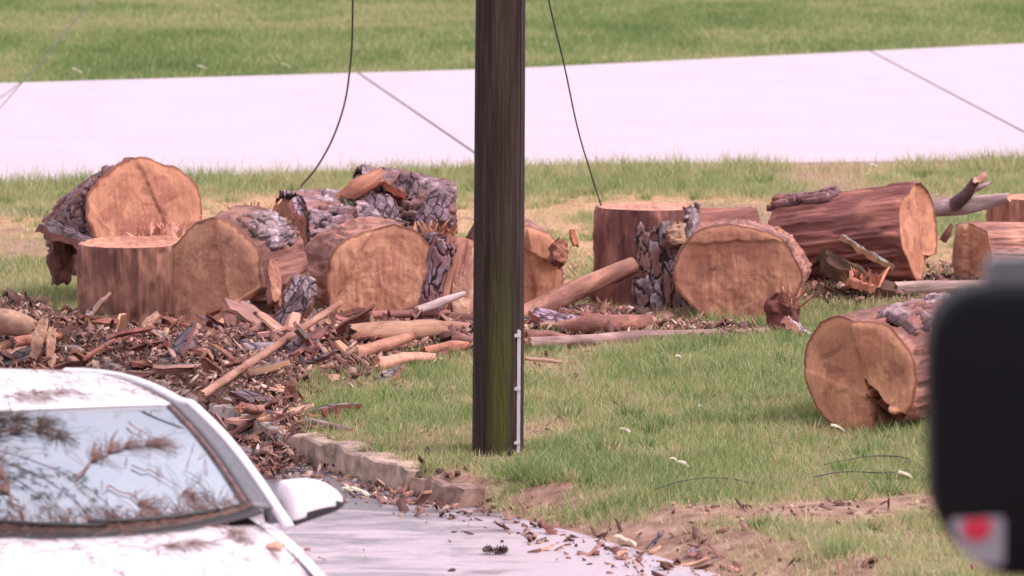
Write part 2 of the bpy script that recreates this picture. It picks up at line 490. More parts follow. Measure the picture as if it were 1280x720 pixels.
# kerb of broken stones
M_kerb = mat_simple('weathered kerb concrete', (0.33, 0.25, 0.215), 0.85, 0.6, 8, 1.0, 0.2, True)
kerb = tag(bpy.data.objects.new('kerb', None), kind='structure'); COL.objects.link(kerb)
def stone(p0, p1, wid, z0, z1, seed):
    d = Vector((p1[0] - p0[0], p1[1] - p0[1], 0)); L = d.length; d.normalize()
    nn = Vector((-d.y, d.x, 0))
    if edge_dist(np.array([p0[0] + nn.x * .3]), np.array([p0[1] + nn.y * .3]))[0] < 0: nn = -nn
    bm = bmesh.new(); n = max(6, int(L / .12)); prof = []
    rr = random.Random(seed)
    for i in range(n):
        t = i / (n - 1); c = Vector((p0[0], p0[1], 0)) + d * (L * t)
        e = 0.02 if i in (0, n - 1) else 0
        j = lambda k=0.012: rr.uniform(-k, k)
        top = z1 + j(0.016) - e
        prof.append([bm.verts.new(c + nn * (0.0 + j()) + Vector((0, 0, z0))), bm.verts.new(c + nn * (0.012 + j()) + Vector((0, 0, (z0 + top) / 2))), bm.verts.new(c + nn * (0.020 + j() + e) + Vector((0, 0, top - 0.012))),
                     bm.verts.new(c + nn * (0.034 + j(.008)) + Vector((0, 0, top))), bm.verts.new(c + nn * (wid + j(.03)) + Vector((0, 0, top + j()))), bm.verts.new(c + nn * wid + Vector((0, 0, z0)))])
    for a, b in zip(prof[:-1], prof[1:]):
        for q in range(5): bm.faces.new((a[q], b[q], b[q + 1], a[q + 1]))
    bm.faces.new(prof[0]); bm.faces.new(prof[-1][::-1])
    bmesh.ops.recalc_face_normals(bm, faces=bm.faces)
    bmesh.ops.subdivide_edges(bm, edges=bm.edges, cuts=1, use_grid_fill=True, fractal=0.06, along_normal=0.4, seed=seed)
    me = bpy.data.meshes.new('kerb_stone'); bm.to_mesh(me); bm.free(); me.materials.append(M_kerb)
    return link('kerb_stone', me, kerb)
KP = [(-3.6, 36.8), (-2.99, 35.4), (-1.98, 32.55), (-1.42, 31.0), (-0.62, 29.35), (-0.30, 28.75)]
cs = [(.8, .75, .72), (.9, .85, .85), (1.0, 1.0, 1.08), (1.02, .95, .88), (.75, .62, .58)]
for i, (a, b) in enumerate(zip(KP[:-1], KP[1:])):
    a2 = (a[0] + (b[0] - a[0]) * .02, a[1] + (b[1] - a[1]) * .02); b2 = (a[0] + (b[0] - a[0]) * .975, a[1] + (b[1] - a[1]) * .975)
    o = stone(a2, b2, 0.17, -0.24, 0.012 - (0.04 if i == 4 else 0), 40 + i)
    o.color = cs[i] + (1,)

# ------------------------------------------------------------------ grass
def mat_grass():
    m, nt = newmat('grass blades')
    t = nd(nt, 'Attribute', attribute_name='tint').outputs['Fac']
    col = ramp(nt, t, [(0.05, (0.085, 0.160, 0.040)), (0.30, (0.165, 0.250, 0.075)), (0.55, (0.26, 0.315, 0.118)), (0.82, (0.42, 0.41, 0.205)), (1.0, (0.54, 0.42, 0.25))])
    d = nd(nt, 'BsdfPrincipled', {'Base Color': col, 'Roughness': 0.6, 'Specular IOR Level': 0.25})
    tr = nd(nt, 'BsdfTranslucent', {'Color': col})
    mx = nd(nt, 'MixShader', {0: 0.35, 1: d.outputs[0], 2: tr.outputs[0]})
    nd(nt, 'OutputMaterial', {0: mx.outputs[0]})
    return m
M_grass = mat_grass()
def in_drive(x, y):
    nx = np.array([p.x for p in NE]); ny = np.array([p.y for p in NE]); fx = np.array([p.x for p in FE]); fy = np.array([p.y for p in FE])
    return (y > np.interp(x, nx, ny) - 0.0) & (y < np.interp(x, fx, fy) + 0.0)
def blades(n, y0, y1, hmin, hmax, wid, seed, extra_mask=None):
    g = np.random.default_rng(seed)
    y = g.uniform(y0, y1, n); x = g.uniform(-1, 1, n) * (y * 0.1 + 0.5)
    s = edge_dist(x, y)
    di, sa, he, mo = plan(x, y)
    cl = fbm(x * 5, y * 5, 61)
    lush = fbm(x * 0.55 + 3, y * 0.3, 77)
    px, py = pix(x, y)
    lush = lush + 0.22 * ell(px, py, 900, 450, 170, 50) + 0.22 * ell(px, py, 470, 520, 130, 50) + 0.15 * ell(px, py, 1000, 690, 180, 25) + 0.10 * ell(px, py, 60, 60, 160, 40)
    bare = np.maximum(np.maximum(di * 1.05, sa * 0.72), he * 1.05)
    p = (1 - bare) * (0.25 + 1.0 * cl) * np.clip(0.25 + 1.1 * lush, 0, 1)
    keep = (g.uniform(0, 1, n) < p) & (s > 0.10) & ~in_drive(x, y)
    if extra_mask is not None: keep &= extra_mask(x, y, g)
    x, y, cl, lush, di, sa, he = (q[keep] for q in (x, y, cl, lush, di, sa, he))
    m = len(x)
    z = ground_z(x, y) - 0.01
    hgt = g.uniform(hmin, hmax, m) * (0.6 + 0.8 * lush) * (1 - 0.35 * np.maximum(di, sa)) * np.where(g.uniform(0, 1, m) < 0.06, 1.5, 1.0)
    an = g.uniform(0, 2 * np.pi, m)
    an = np.where(g.uniform(0, 1, m) < 0.6, g.normal(0, 0.5, m), an)       # most blades' broad side to the lane
    le = g.normal(0, 0.42, (m, 2)) * hgt[:, None]
    wx, wy = np.cos(an) * wid / 2, np.sin(an) * wid / 2
    V = np.empty((m, 3, 3), np.float32)
    V[:, 0] = np.stack([x - wx, y - wy, z], 1); V[:, 1] = np.stack([x + wx, y + wy, z], 1)
    V[:, 2] = np.stack([x + le[:, 0], y + le[:, 1], z + hgt], 1)
    t = np.clip(.99 - 0.13 * (y > 60) - 0.85 * lush + 0.22 * (fbm(x * 1.6, y * .9, 123) - .5) + 0.28 * (cl - .5) + 0.17 * sstep(36, 42, y) * (y < 60) + 0.20 * g.normal(0, 1, m) + 0.50 * np.maximum(sa, di) + 0.35 * (g.uniform(0, 1, m) < 0.14), 0, 1)
    return V.reshape(-1, 3), np.repeat(t, 3)
def tufts(n, y0, y1, seed):
    g = np.random.default_rng(seed)
    cy = g.uniform(y0, y1, n); cx = g.uniform(-1, 1, n) * (cy * .1 + .4)
    di, sa, he, mo = plan(cx, cy); s = edge_dist(cx, cy)
    ok = (s > .12) & ~in_drive(cx, cy) & (di < .32) & (g.uniform(0, 1, n) > np.maximum(he, sa * .6)) & (fbm(cx * 1.3, cy * .8, 201) > .42)
    cx, cy = cx[ok], cy[ok]; k = 46; m = len(cx)
    sz = g.uniform(.02, .07, m); tb = np.clip(g.normal(.50, .26, m), .05, 1); hb = g.uniform(.05, .13, m)
    x = (cx[:, None] + g.normal(0, 1, (m, k)) * sz[:, None]).ravel(); y = (cy[:, None] + g.normal(0, 1, (m, k)) * sz[:, None]).ravel()
    dx = x - np.repeat(cx, k); dy = y - np.repeat(cy, k)
    h = np.repeat(hb, k) * g.uniform(.5, 1.15, m * k); z = ground_z(x, y) - .01
    an = g.normal(0, .6, m * k); wd = g.uniform(.006, .012, m * k)
    V = np.empty((m * k, 3, 3), np.float32)
    V[:, 0] = np.stack([x - np.cos(an) * wd / 2, y - np.sin(an) * wd / 2, z], 1); V[:, 1] = np.stack([x + np.cos(an) * wd / 2, y + np.sin(an) * wd / 2, z], 1)
    V[:, 2] = np.stack([x + dx * 1.1 + g.normal(0, .3, m * k) * h, y + dy * 1.1 + g.normal(0, .2, m * k) * h, z + h], 1)
    t = np.clip(np.repeat(tb, k) + g.normal(0, .12, m * k), 0, 1)
    keep = edge_dist(x, y) > .06
    return V[keep].reshape(-1, 3), np.repeat(t[keep], 3)
parts = [tufts(2600, 25, 38, 301), tufts(2000, 38, 54, 302), blades(520000, 24.5, 36, 0.035, 0.085, 0.008, 1), blades(420000, 36, 55, 0.04, 0.10, 0.010, 2), blades(60000, 48, 54, 0.08, 0.20, 0.012, 4, lambda x, y, g: y > np.interp(x, [p.x for p in NE], [p.y for p in NE]) - 1.4 + g.normal(0, .3, len(x))),]
V = np.concatenate([p[0] for p in parts]); T = np.concatenate([p[1] for p in parts])
gme = big_mesh('lawn_grass', V, np.arange(len(V)).reshape(-1, 3), M_grass, False, {'tint': T})
tag(link('lawn_grass', gme), 'short patchy green and straw coloured grass growing on the roadside lawn', 'grass', kind='stuff')
V, T = blades(420000, 65, 100, 0.05, 0.12, 0.017, 3, lambda x, y, g: y > np.interp(x, [p.x for p in FE], [p.y for p in FE]))
gme = big_mesh('verge_grass', V, np.arange(len(V)).reshape(-1, 3), M_grass, False, {'tint': T})
tag(link('verge_grass', gme), 'duller green grass on the verge beyond the pale driveway', 'grass', kind='stuff')

# ------------------------------------------------------------------ logs
def log(label, loc, n, r, L, seed, group='sawn sections of a felled pine', bark=(), oval=1.0, taper=1.0, ridge=None, facecol=(1, 1, 1), woodcol=(1, 1, 1), wood=None, notch=None, barkcol=(1, 1, 1), name='log', cat='log', rough_end=False, roll=0.0, flare=0.0, square=0.0, cleft=None, lump=1.0):
    g = np.random.default_rng(seed)
    M = frame(loc, n, roll)
    root = empty(name, M)
    tag(root, label, cat, group)
    NT, NZ = 180, 50
    ph = g.uniform(0, 6.28, 6); am = np.array([.03, .025, .018, .012, .012, .008])
    th = np.arange(NT) * 2 * np.pi / NT
    def rad(th, zf):
        q = 1 + sum(a * np.cos((k + 2) * th + p + zf * .5) for k, (a, p) in enumerate(zip(am, ph)))
        q = 1 + (q - 1) * lump
        c_, s_ = np.cos(th), np.sin(th)
        q = q + 0.035 * lump * (fbm(c_ * 3 + 9, s_ * 3 + zf * 2.0 + 9, seed) - .5) * 2 + 0.022 * (fbm(c_ * 11 + 30, s_ * 11 + zf * 1.3 + 30, seed + 4) - .5) * 2
        if square: q = q * (1 + square * (np.minimum(1 / np.maximum(np.abs(np.cos(th)), 1e-3), 1 / np.maximum(np.abs(np.sin(th)), 1e-3)) - 1))
        base = r * q * (1 + (taper - 1) * zf) * (1 + flare * zf ** 3)
        if notch:
            for tc, tw, dep, zr in notch:
                d = np.abs((th - tc + np.pi) % (2 * np.pi) - np.pi)
                base = base * (1 - dep * np.clip(1 - d / tw, 0, 1) ** 0.7 * np.clip(1 - zf / zr, 0, 1))
        return base
    def xyz(th, zf, rr):
        return np.stack([rr * np.sin(th) * oval, rr * np.cos(th), -L * zf], -1)
    zf = np.linspace(0, 1, NZ)
    ZZ, TT = np.meshgrid(zf, th, indexing='ij')
    endj = (fbm(TT * 4, TT * 0 + seed, seed + 5) - .5) * 0.5 if rough_end else 0
    RR = rad(TT, ZZ)
    ZE = ZZ * (1 + endj)
    ends_ = sstep(0, .07, ZZ) * sstep(1, .93, ZZ)
    cT, sT = np.cos(TT), np.sin(TT)
    RR = RR + ends_ * r * .07 * lump * (fbm(cT * 3 + 5, sT * 3 + ZZ * L * 3, seed + 61) - .5) - ends_ * .022 * sstep(.56, .66, fbm(TT * 7, ZZ * L * 1.6, seed + 62)) + ends_ * .016 * sstep(.58, .64, fbm(TT * 11, ZZ * L * 1.2, seed + 63))
    link('trunk_wood', mesh_np('trunk_wood', xyz(TT, ZE, RR).reshape(-1, 3), grid_faces(NZ, NT, True), [wood or M_wood]), root, woodcol)
    # sawn ends
    for e in (0, 1):
        nr = 44
        rho = np.linspace(0, 1, nr) ** 0.8
        QQ, T2 = np.meshgrid(rho, th, indexing='ij')
        rr = rad(T2, np.full_like(T2, float(e))) * QQ
        px_, py_ = rr * np.sin(T2) * oval, rr * np.cos(T2)
        z = (fbm(px_ * 5, py_ * 5, seed + 3) - .5) * 0.04 + (fbm(px_ * 32, py_ * 5, seed + 8) - .5) * 0.016
        if e == 0 and ridge:
            for an, of, hh in ridge:
                q = px_ * math.cos(an) + py_ * math.sin(an) - of * r + (fbm(px_ * 8, py_ * 8, seed + 6) - .5) * .05
                z = z + hh * sstep(-0.008, 0.012, q) * (1 - 0.6 * sstep(0, r * .9, q))
        if e == 0 and cleft:
            for (sx0, sy0, ca, hw_, dep) in cleft:
                ax_, ay_ = px_ - sx0 * r, py_ - sy0 * r
                dd = np.hypot(ax_, ay_); da = np.abs((np.arctan2(ax_, ay_) - ca + PI) % (2 * PI) - PI) + (fbm(px_ * 9, py_ * 9, seed + 2) - .5) * .42
                z = z - dep * sstep(hw_ + .04, hw_ - .04, da) * sstep(0.0, .08, dd)
        z = z * (1 - QQ ** 14)
        zb = 0.0 if e == 0 else -L
        if e == 1 and rough_end: zb = -L * (1 + (fbm(T2 * 4, T2 * 0 + seed, seed + 5) - .5) * 0.5)
        Vv = np.stack([px_, py_, zb + z * (1 if e == 0 else -1)], -1).reshape(-1, 3)
        F = grid_faces(nr, NT, True)
        if e == 0: F = F[:, ::-1]
        fme = mesh_np('cut_face', Vv, F, [M_face])
        fa = fme.attributes.new('rho', 'FLOAT', 'POINT'); fa.data.foreach_set('value', QQ.ravel().astype(np.float32))
        link('cut_face', fme, root, facecol)
    # bark left on
    for bi, (tc, tw, z0, z1, thick) in enumerate(bark):
        nz, ntt = 80, int(40 + tw / math.pi * 170)
        tt = np.linspace(tc - tw, tc + tw, ntt); zz = np.linspace(z0, z1, nz)
        Zb, Tb = np.meshgrid(zz, tt, indexing='ij')
        full = tw > 3.0
        u = (Tb - tc) / tw; v = (Zb - z0) / (z1 - z0) * 2 - 1
        nb = fbm(Tb * 3 + bi, Zb * 6, seed + 20 + bi)
        eu = 0.0 if full else np.abs(u)
        rg = fbm(Tb * r * 9 + bi * 7, Zb * L * 5, seed + 31 + bi)
        mk = (1.0 if full else 0.78) - np.maximum(eu, np.abs(v) ** 1.5 * .9 if not full else 0.0) + (nb - .5) * (0.5 if full else 1.0) + (rg - .5) * 0.7
        mk = sstep(0.0, 0.10, mk)
        if not full:
            mk = np.minimum(mk, np.minimum(sstep(1.0, .96, np.abs(u)), sstep(1.0, .96, np.abs(v))))
        # plates: jittered cells longer along the trunk
        cu, cv = 0.070, 0.20
        A, B = Tb * r / cu, Zb * L / cv
        A = A + 1.1 * (fbm(A * .8, B * .8, seed + 51) - .5); B = B + 1.1 * (fbm(A * .8 + 20, B * .8, seed + 52) - .5)
        B = B + 0.5 * (np.floor(A) % 2)
        f1 = np.full(A.shape, 9.0); f2 = np.full(A.shape, 9.0); cid = np.zeros(A.shape)
        for dx in (-1, 0, 1):
            for dy in (-1, 0, 1):
                ix, iy = np.floor(A) + dx, np.floor(B) + dy
                jx = ix + hash2(ix, iy, seed + 1); jy = iy + hash2(ix, iy, seed + 2)
                d = np.hypot(A - jx, B - jy); hh = hash2(ix, iy, seed + 3)
                u1 = d < f1
                f2 = np.where(u1, f1, np.minimum(f2, d)); cid = np.where(u1, hh, cid); f1 = np.where(u1, d, f1)
        crack = sstep(0.03, 0.14, f2 - f1)
        B2 = fbm(A * .9, B * .9, seed + 41)
        crack = crack * sstep(.30, .36, B2 + .12 * cid)                     # some plates have come off
        hgt = crack * (0.65 + 0.35 * cid + 0.35 * (cid > .8)) + 0.55 * (fbm(A * 3, B * 3, seed + 9) - .5) * crack + .5 * (fbm(A * .6, B * .6, seed + 19) - .5)
        rr = rad(Tb, Zb) + mk * thick * (0.35 + 0.75 * hgt) - (1 - mk) * 0.01
        Vv = xyz(Tb, Zb, rr).reshape(-1, 3)
        F = grid_faces(nz, ntt)
        ok = mk.ravel()[F].max(1) > 0.05
        me = mesh_np('bark', Vv, F[ok], [M_bark])
        at_ = me.attributes.new('plate', 'FLOAT', 'POINT'); at_.data.foreach_set('value', (crack * mk).ravel().astype(np.float32))
        link('bark', me, root, barkcol)
    return root
def aim(az, el=0.0):           # az 0 faces the lane, positive turns to the right
    a, e = R(az), R(el)
    return Vector((math.sin(a) * math.cos(e), -math.cos(a) * math.cos(e), math.sin(e)))
PI = math.pi
G1 = 'sawn pine logs in the pile left of the pole'
G2 = 'sawn pine logs on the lawn right of the pole'
log('big orange faced log leaning at the back left of the pile, highest cut face there', atd(186, 284, 38.6), aim(36, 10), 0.53, 0.95, 11, G1, bark=[(-1.0, 1.0, .0, .9, .04)], taper=0.62, ridge=[(R(20), .25, .02), (R(215), .55, .02)], facecol=(.92, .74, .70), rough_end=True, woodcol=(1.1, .95, .95), barkcol=(1.0, .85, .85), lump=1.4)
log('upright debarked block with a pale flat top at the left end of the pile', atd(167, 303, 37.0), Vector((-.02, -.02, 1)), 0.39, 0.66, 12, G1, facecol=(1.0, .88, .86), woodcol=(1.15, 1.1, 1.0), ridge=[(R(90), .3, .02)], lump=1.3)
log('shaded brown log face beside the upright block, grey bark along its right flank', atd(266, 355, 36.55), aim(-27, -2), 0.455, 0.66, 13, G1, bark=[(0.62, .42, .05, .97, .04), (2.0, .55, .45, 1.0, .045)], ridge=[(R(12), .28, .05), (R(-60), .45, .04)], facecol=(1.05, .98, .95), woodcol=(.78, .70, .72), notch=[(2.1, .5, .38, .7)], barkcol=(1.05, 1.0, 1.05), lump=1.2)
log('broad round log face in the middle of the pile left of the pole', atd(480, 360, 37.2), aim(14, 2), 0.462, 0.95, 14, G1, facecol=(1.0, .88, .84), woodcol=(1.35, 1.2, 1.15), ridge=[(R(150), .6, .03), (R(-35), .35, .03)], lump=1.3)
log('bark covered log section lying crosswise on top at the back of the pile', atd(556, 305, 39.3), aim(99, -9), 0.41, 0.74, 15, G1, bark=[(0, 3.2, 0, 1, .075)], facecol=(.6, .5, .5), barkcol=(.95, .85, .9), lump=3.0)
log('grey plated bark log lying behind the shaded brown face', atd(452, 310, 39.0), aim(112, -4), 0.39, 0.58, 16, G1, bark=[(0, 3.2, 0, 1, .06)], facecol=(.6, .5, .5), barkcol=(1.25, 1.15, 1.25), lump=2.4)
log('tan log half hidden behind the utility pole', atd(646, 340, 38.3), aim(8, 0), 0.36, 0.8, 17, G1, facecol=(1.0, .85, .8), woodcol=(1.2, 1.1, 1.1), ridge=[(R(5), .3, .04), (R(60), .5, .03)], lump=1.6)
log('grey barked split piece leaning upright just left of the pole, its right half bare', atd(566, 296, 37.45), Vector((.22, .15, 1)), 0.17, 0.62, 27, G1, bark=[(PI + .75, 1.05, .0, 1.0, .035)], facecol=(.95, .85, .8), woodcol=(1.45, 1.3, 1.25), barkcol=(1.1, 1.0, 1.2), lump=1.5)
log('tall upright stump block with a pale sawn top and grey bark down its front', atd(811, 258, 38.9), Vector((.0, -.0, 1)), 0.385, 0.74, 18, G2, bark=[(PI - .35, .85, .10, 1.2, .035), (PI - 1.1, .5, -.05, .65, .03)], facecol=(1.02, .93, .95), woodcol=(.95, .80, .82), flare=.06, barkcol=(1.2, 1.15, 1.2), lump=1.2)
log('reddish log lying behind the upright stump block, only its top showing', atd(948, 318, 39.7), aim(95, 4), 0.37, 0.9, 19, G2, facecol=(.7, .6, .6), woodcol=(1.25, 1.0, 1.0), lump=1.5)
log('wide oval log face right of the upright stump block', atd(922, 344, 37.5), aim(-6, 3), 0.385, 0.95, 20, G2, oval=1.2, facecol=(.84, .70, .68), woodcol=(1.1, .95, .95), lump=1.1, ridge=[(R(92), .62, .02)])
log('long debarked log lying sideways, its sawn end turned right', atd(1149, 289, 39.5), aim(62, 8), 0.365, 1.14, 21, G2, facecol=(.92, .76, .70), woodcol=(1.0, .74, .76), bark=[(-.25, .30, .50, 1.05, .045), (1.5, .8, .0, 1.0, .012)], barkcol=(1.1, .8, .82), notch=[(2.75, .55, .45, .35)], ridge=[(R(0), .1, -.05)], lump=1.4)
log('squared pale log end at the right frame edge above the black mirror', atd(1214, 317, 39.8), aim(-58, 3), 0.235, 1.3, 22, G2, facecol=(1.0, .92, .9), woodcol=(1.5, 1.4, 1.4), square=.55, ridge=[(R(180), .2, .05)], lump=1.3)
log('upright log block furthest right behind the fork shaped branch', atd(1287, 246, 41.6), Vector((0, 0, 1)), 0.32, 0.84, 23, G2, facecol=(1.0, .85, .8), woodcol=(1.3, 1.1, 1.0))
log('lone log on the near lawn with a split dark wedge in its face', atd(1075, 469, 31.1), aim(-27, 0), 0.372, 1.15, 24, G2, facecol=(1.0, .86, .80), woodcol=(1.0, .85, .85), bark=[(.38, .5, .10, 1.0, .045)], notch=[(2.55, .20, .5, .5)], cleft=[(.05, -.02, 2.5, .17, .22), (.12, -.30, 2.58, .30, .34)], ridge=[(R(18), .12, .03), (R(250), .25, .02)], barkcol=(1.15, 1.0, 1.05), lump=1.2)

# ------------------------------------------------------------------ branches, sticks, slabs
def tube(pts, rads, seed, nt=14, rough=.12, jag=.4):
    g = np.random.default_rng(seed)
    pts = [Vector(p) for p in pts]
    # resample
    out, ro = [], []
    for i in range(len(pts) - 1):
        n = max(3, int((pts[i + 1] - pts[i]).length / 0.05))
        for k in range(n):
            t = k / n; out.append(pts[i].lerp(pts[i + 1], t)); ro.append(rads[i] + (rads[i + 1] - rads[i]) * t)
    out.append(pts[-1]); ro.append(rads[-1])
    V, F = [], []
    N = len(out)
    T0 = (pts[-1] - pts[0]).normalized()
    up = Vector((0, 0, 1)) if abs(T0.z) < .9 else Vector((1, 0, 0))
    for i, (p, r_) in enumerate(zip(out, ro)):
        t = (out[min(i + 1, N - 1)] - out[max(i - 1, 0)]).normalized()
        x = t.cross(up).normalized(); y = x.cross(t)
        for k in range(nt):
            a = 2 * PI * k / nt
            q = r_ * (1 + rough * 2 * (float(vnoise(k * .9 + seed, i * .25 + seed)) - .5))
            e = g.uniform(-jag, jag) * r_ if i in (0, N - 1) else 0
            V.append(p + x * (q * math.cos(a)) + y * (q * math.sin(a)) + t * e)
    F = [tuple(f) for f in grid_faces(N, nt, True)]
    V.append(out[0]); V.append(out[-1]); c0, c1 = len(V) - 2, len(V) - 1
    fm = [0] * len(F)
    for k in range(nt):
        F.append((c0, k, (k + 1) % nt)); F.append((c1, (N - 1) * nt + (k + 1) % nt, (N - 1) * nt + k)); fm += [1, 1]
    return V, F, fm
def branch(name, label, pts, rads, seed, mat=M_wood, end=M_tan, cat='branch', group=None, color=(1, 1, 1), rough=.15, jag=.5, forks=()):
    c = Vector(pts[0])
    root = empty(name, c); tag(root, label, cat, group)
    d = (Vector(pts[-1]) - c)
    q = d.to_track_quat('Z', 'Y').to_matrix().to_4x4()
    root.matrix_world = Matrix.Translation(c) @ q
    inv = root.matrix_world.inverted()
    V, F, fm = tube(pts, rads, seed, rough=rough, jag=jag)
    # split sides and broken ends into parts
    ns = fm.count(0)
    Vl = [inv @ v for v in V]
    link('stem', mesh_np('stem', Vl, F[:ns], [mat]), root, color)
    ends = F[ns:]
    for k in (0, 1):
        idx = ends[k::2]
        used = sorted({i for f in idx for i in f}); mp = {o: i for i, o in enumerate(used)}
        link('broken_end', mesh_np('broken_end', [Vl[i] for i in used], [tuple(mp[i] for i in f) for f in idx], [end], False), root, color)
    for j, (fp, fr, fmt) in enumerate(forks):
        V, F, fm = tube(fp, fr, seed + 50 + j, nt=10, rough=rough, jag=jag)
        link('fork', mesh_np('fork', [inv @ v for v in V], F, [fmt, end], True, fm), root, color)
    return root
M_darkbranch = mat_barewood('dark branch', (0.10, 0.05, 0.05), (0.17, 0.09, 0.09), (0.05, 0.025, 0.025), .1)
def on(px, py, lift):
    p = at(px, py, lift)
    for _ in range(12): p = at(px, py, gz(p.x, p.y) + lift)
    return p
DB = 'loose branches and poles among the logs'
branch('branch', 'thick barkless limb leaning up from the utility pole to the stump block', [atd(640, 402, 37.2), atd(720, 362, 37.5), atd(792, 331, 37.9)], [.085, .08, .065], 31, M_wood, M_orange, group=DB, color=(1.15, 1.05, 1.0))
branch('stick', 'long straight pale stick leaning across the debris heap', [on(252, 494, .07), atd(338, 437, 33.9), atd(425, 379, 35.0)], [.026, .028, .022], 32, M_tan, M_tan, cat='stick', group=DB, color=(.82, .70, .72), rough=.08)
branch('stick', 'shorter darker stick lying under the long pale stick', [on(280, 491, .07), atd(326, 463, 33.6), atd(374, 432, 34.4)], [.016, .018, .012], 33, M_wood, M_tan, cat='stick', group=DB, color=(1.3, 1.2, 1.3))
branch('branch', 'smooth brown limb lying level below the broad middle log', [on(436, 419, .10), on(490, 415, .11), on(546, 411, .10)], [.075, .08, .07], 34, M_tan, M_wood, group=DB, color=(.72, .62, .58), rough=.1)
branch('branch', 'orange splintered limb just in front of the smooth brown limb', [on(443, 441, .06), on(480, 432, .09), on(514, 420, .12)], [.04, .045, .03], 35, M_orange, M_tan, group=DB, color=(.95, .95, .95))
branch('branch', 'dark charred looking spike sticking up beside the broad middle log', [atd(424, 424, 35.7), atd(445, 408, 35.8), atd(468, 380, 35.8)], [.075, .06, .004], 36, M_inner, M_inner, group=DB, color=(.30, .3, .32))
branch('branch', 'long thin barkless pole lying in the grass below the sideways log', [on(1080, 364, .06), on(1160, 361, .07), on(1300, 358, .07)], [.055, .065, .06], 37, M_grey, M_tan, group=DB, color=(1.25, 1.1, 1.0))
branch('branch', 'half buried reddish pole lying along the grass edge right of the utility pole', [on(660, 430, .03), on(800, 422, .03), on(962, 416, .02)], [.045, .05, .035], 38, M_grey, M_tan, group=DB, color=(1.0, .78, .74))
branch('branch', 'short red brown limb lying before the thick leaning limb', [on(700, 411, .07), on(740, 406, .08), on(812, 402, .07)], [.06, .07, .05], 39, M_wood, M_orange, group=DB, color=(1.1, .95, .9))
branch('branch', 'bleached forked branch stub rising between the right hand logs', [atd(1160, 262, 40.6), atd(1205, 257, 40.5), atd(1262, 247, 40.4)], [.07, .075, .035], 40, M_grey, M_tan, group=DB, color=(1.3, 1.2, 1.25),
       forks=[([atd(1192, 256, 40.45), atd(1208, 243, 40.4), atd(1220, 225, 40.35)], [.06, .05, .035], M_darkbranch), ([atd(1214, 234, 40.4), atd(1228, 222, 40.4), atd(1233, 213, 40.4)], [.035, .03, .01], M_tan), ([atd(1216, 238, 40.4), atd(1230, 232, 40.3), atd(1241, 227, 40.3)], [.025, .02, .008], M_grey)])
branch('branch', 'tan rounded limb end cut by the left frame edge behind the white car', [on(-40, 396, .08), on(10, 402, .08), on(46, 413, .05)], [.09, .10, .06], 41, M_tan, M_tan, group=DB, color=(.95, .9, .9))
branch('branch', 'grey branch slanting up against the split piece left of the pole', [atd(520, 389, 36.3), atd(550, 378, 36.6), atd(580, 367, 36.9)], [.03, .035, .02], 42, M_grey, M_tan, group=DB, color=(1.0, .9, .95))
branch('branch', 'thin red branch lying level at the foot of the broad middle log', [on(455, 394, .10), on(520, 392, .11), on(562, 391, .10)], [.03, .03, .02], 43, M_wood, M_orange, group=DB, color=(1.3, 1.1, 1.2))
branch('stick', 'thin pale stick lying on the lawn right of the grey pole strip', [atd(655, 448, 34.45), atd(680, 450, 34.4), atd(703, 453, 34.3)], [.012, .013, .01], 44, M_tan, M_tan, cat='stick', group=DB)
branch('branch', 'small branch stub rising beside the squared pale log end', [atd(1178, 302, 39.9), atd(1184, 292, 39.9), atd(1190, 280, 39.9)], [.03, .03, .012], 45, M_inner, M_grey, group=DB, color=(.7, .7, .7))
for j, (x0, y0, x1, y1, r0, m_, lb) in enumerate((
        (548, 421, 602, 432, .045, M_wood, 'red broken limb lying just left of the pole'), (470, 455, 542, 447, .04, M_pinkchip, 'pinkish split limb at the heap edge by the grass'),
        (530, 440, 592, 431, .035, M_orange, 'bent orange limb end low at the left side of the pole'), (655, 420, 714, 426, .045, M_wood, 'red broken limb just right of the pole, under the thick leaning limb'),
        (505, 402, 600, 399, .045, M_wood, 'level reddish plank like limb topmost between the brown limb and the pole'), (520, 412, 604, 411, .04, M_tan, 'tan plank like limb second from the top between brown limb and pole'),
        (180, 452, 268, 440, .035, M_pinkchip, 'pinkish limb lying level in the heap above the car roof corner'), (20, 428, 92, 420, .035, M_orange, 'orange torn limb in the heap above the left of the car roof'),
        (300, 510, 376, 522, .028, M_wood, 'dark red limb lying at the start of the kerb'), (345, 522, 440, 538, .022, M_grey, 'thin grey limb lying along the top of the kerb'))):
    branch('branch', lb, [on(x0, y0, r0), on((x0 + x1) / 2, (y0 + y1) / 2 - 2, r0 * 1.2), on(x1, y1, r0)], [r0, r0 * 1.1, r0 * .7], 70 + j, m_, M_orange, group=DB, color=(1, .9, .9), rough=.25)

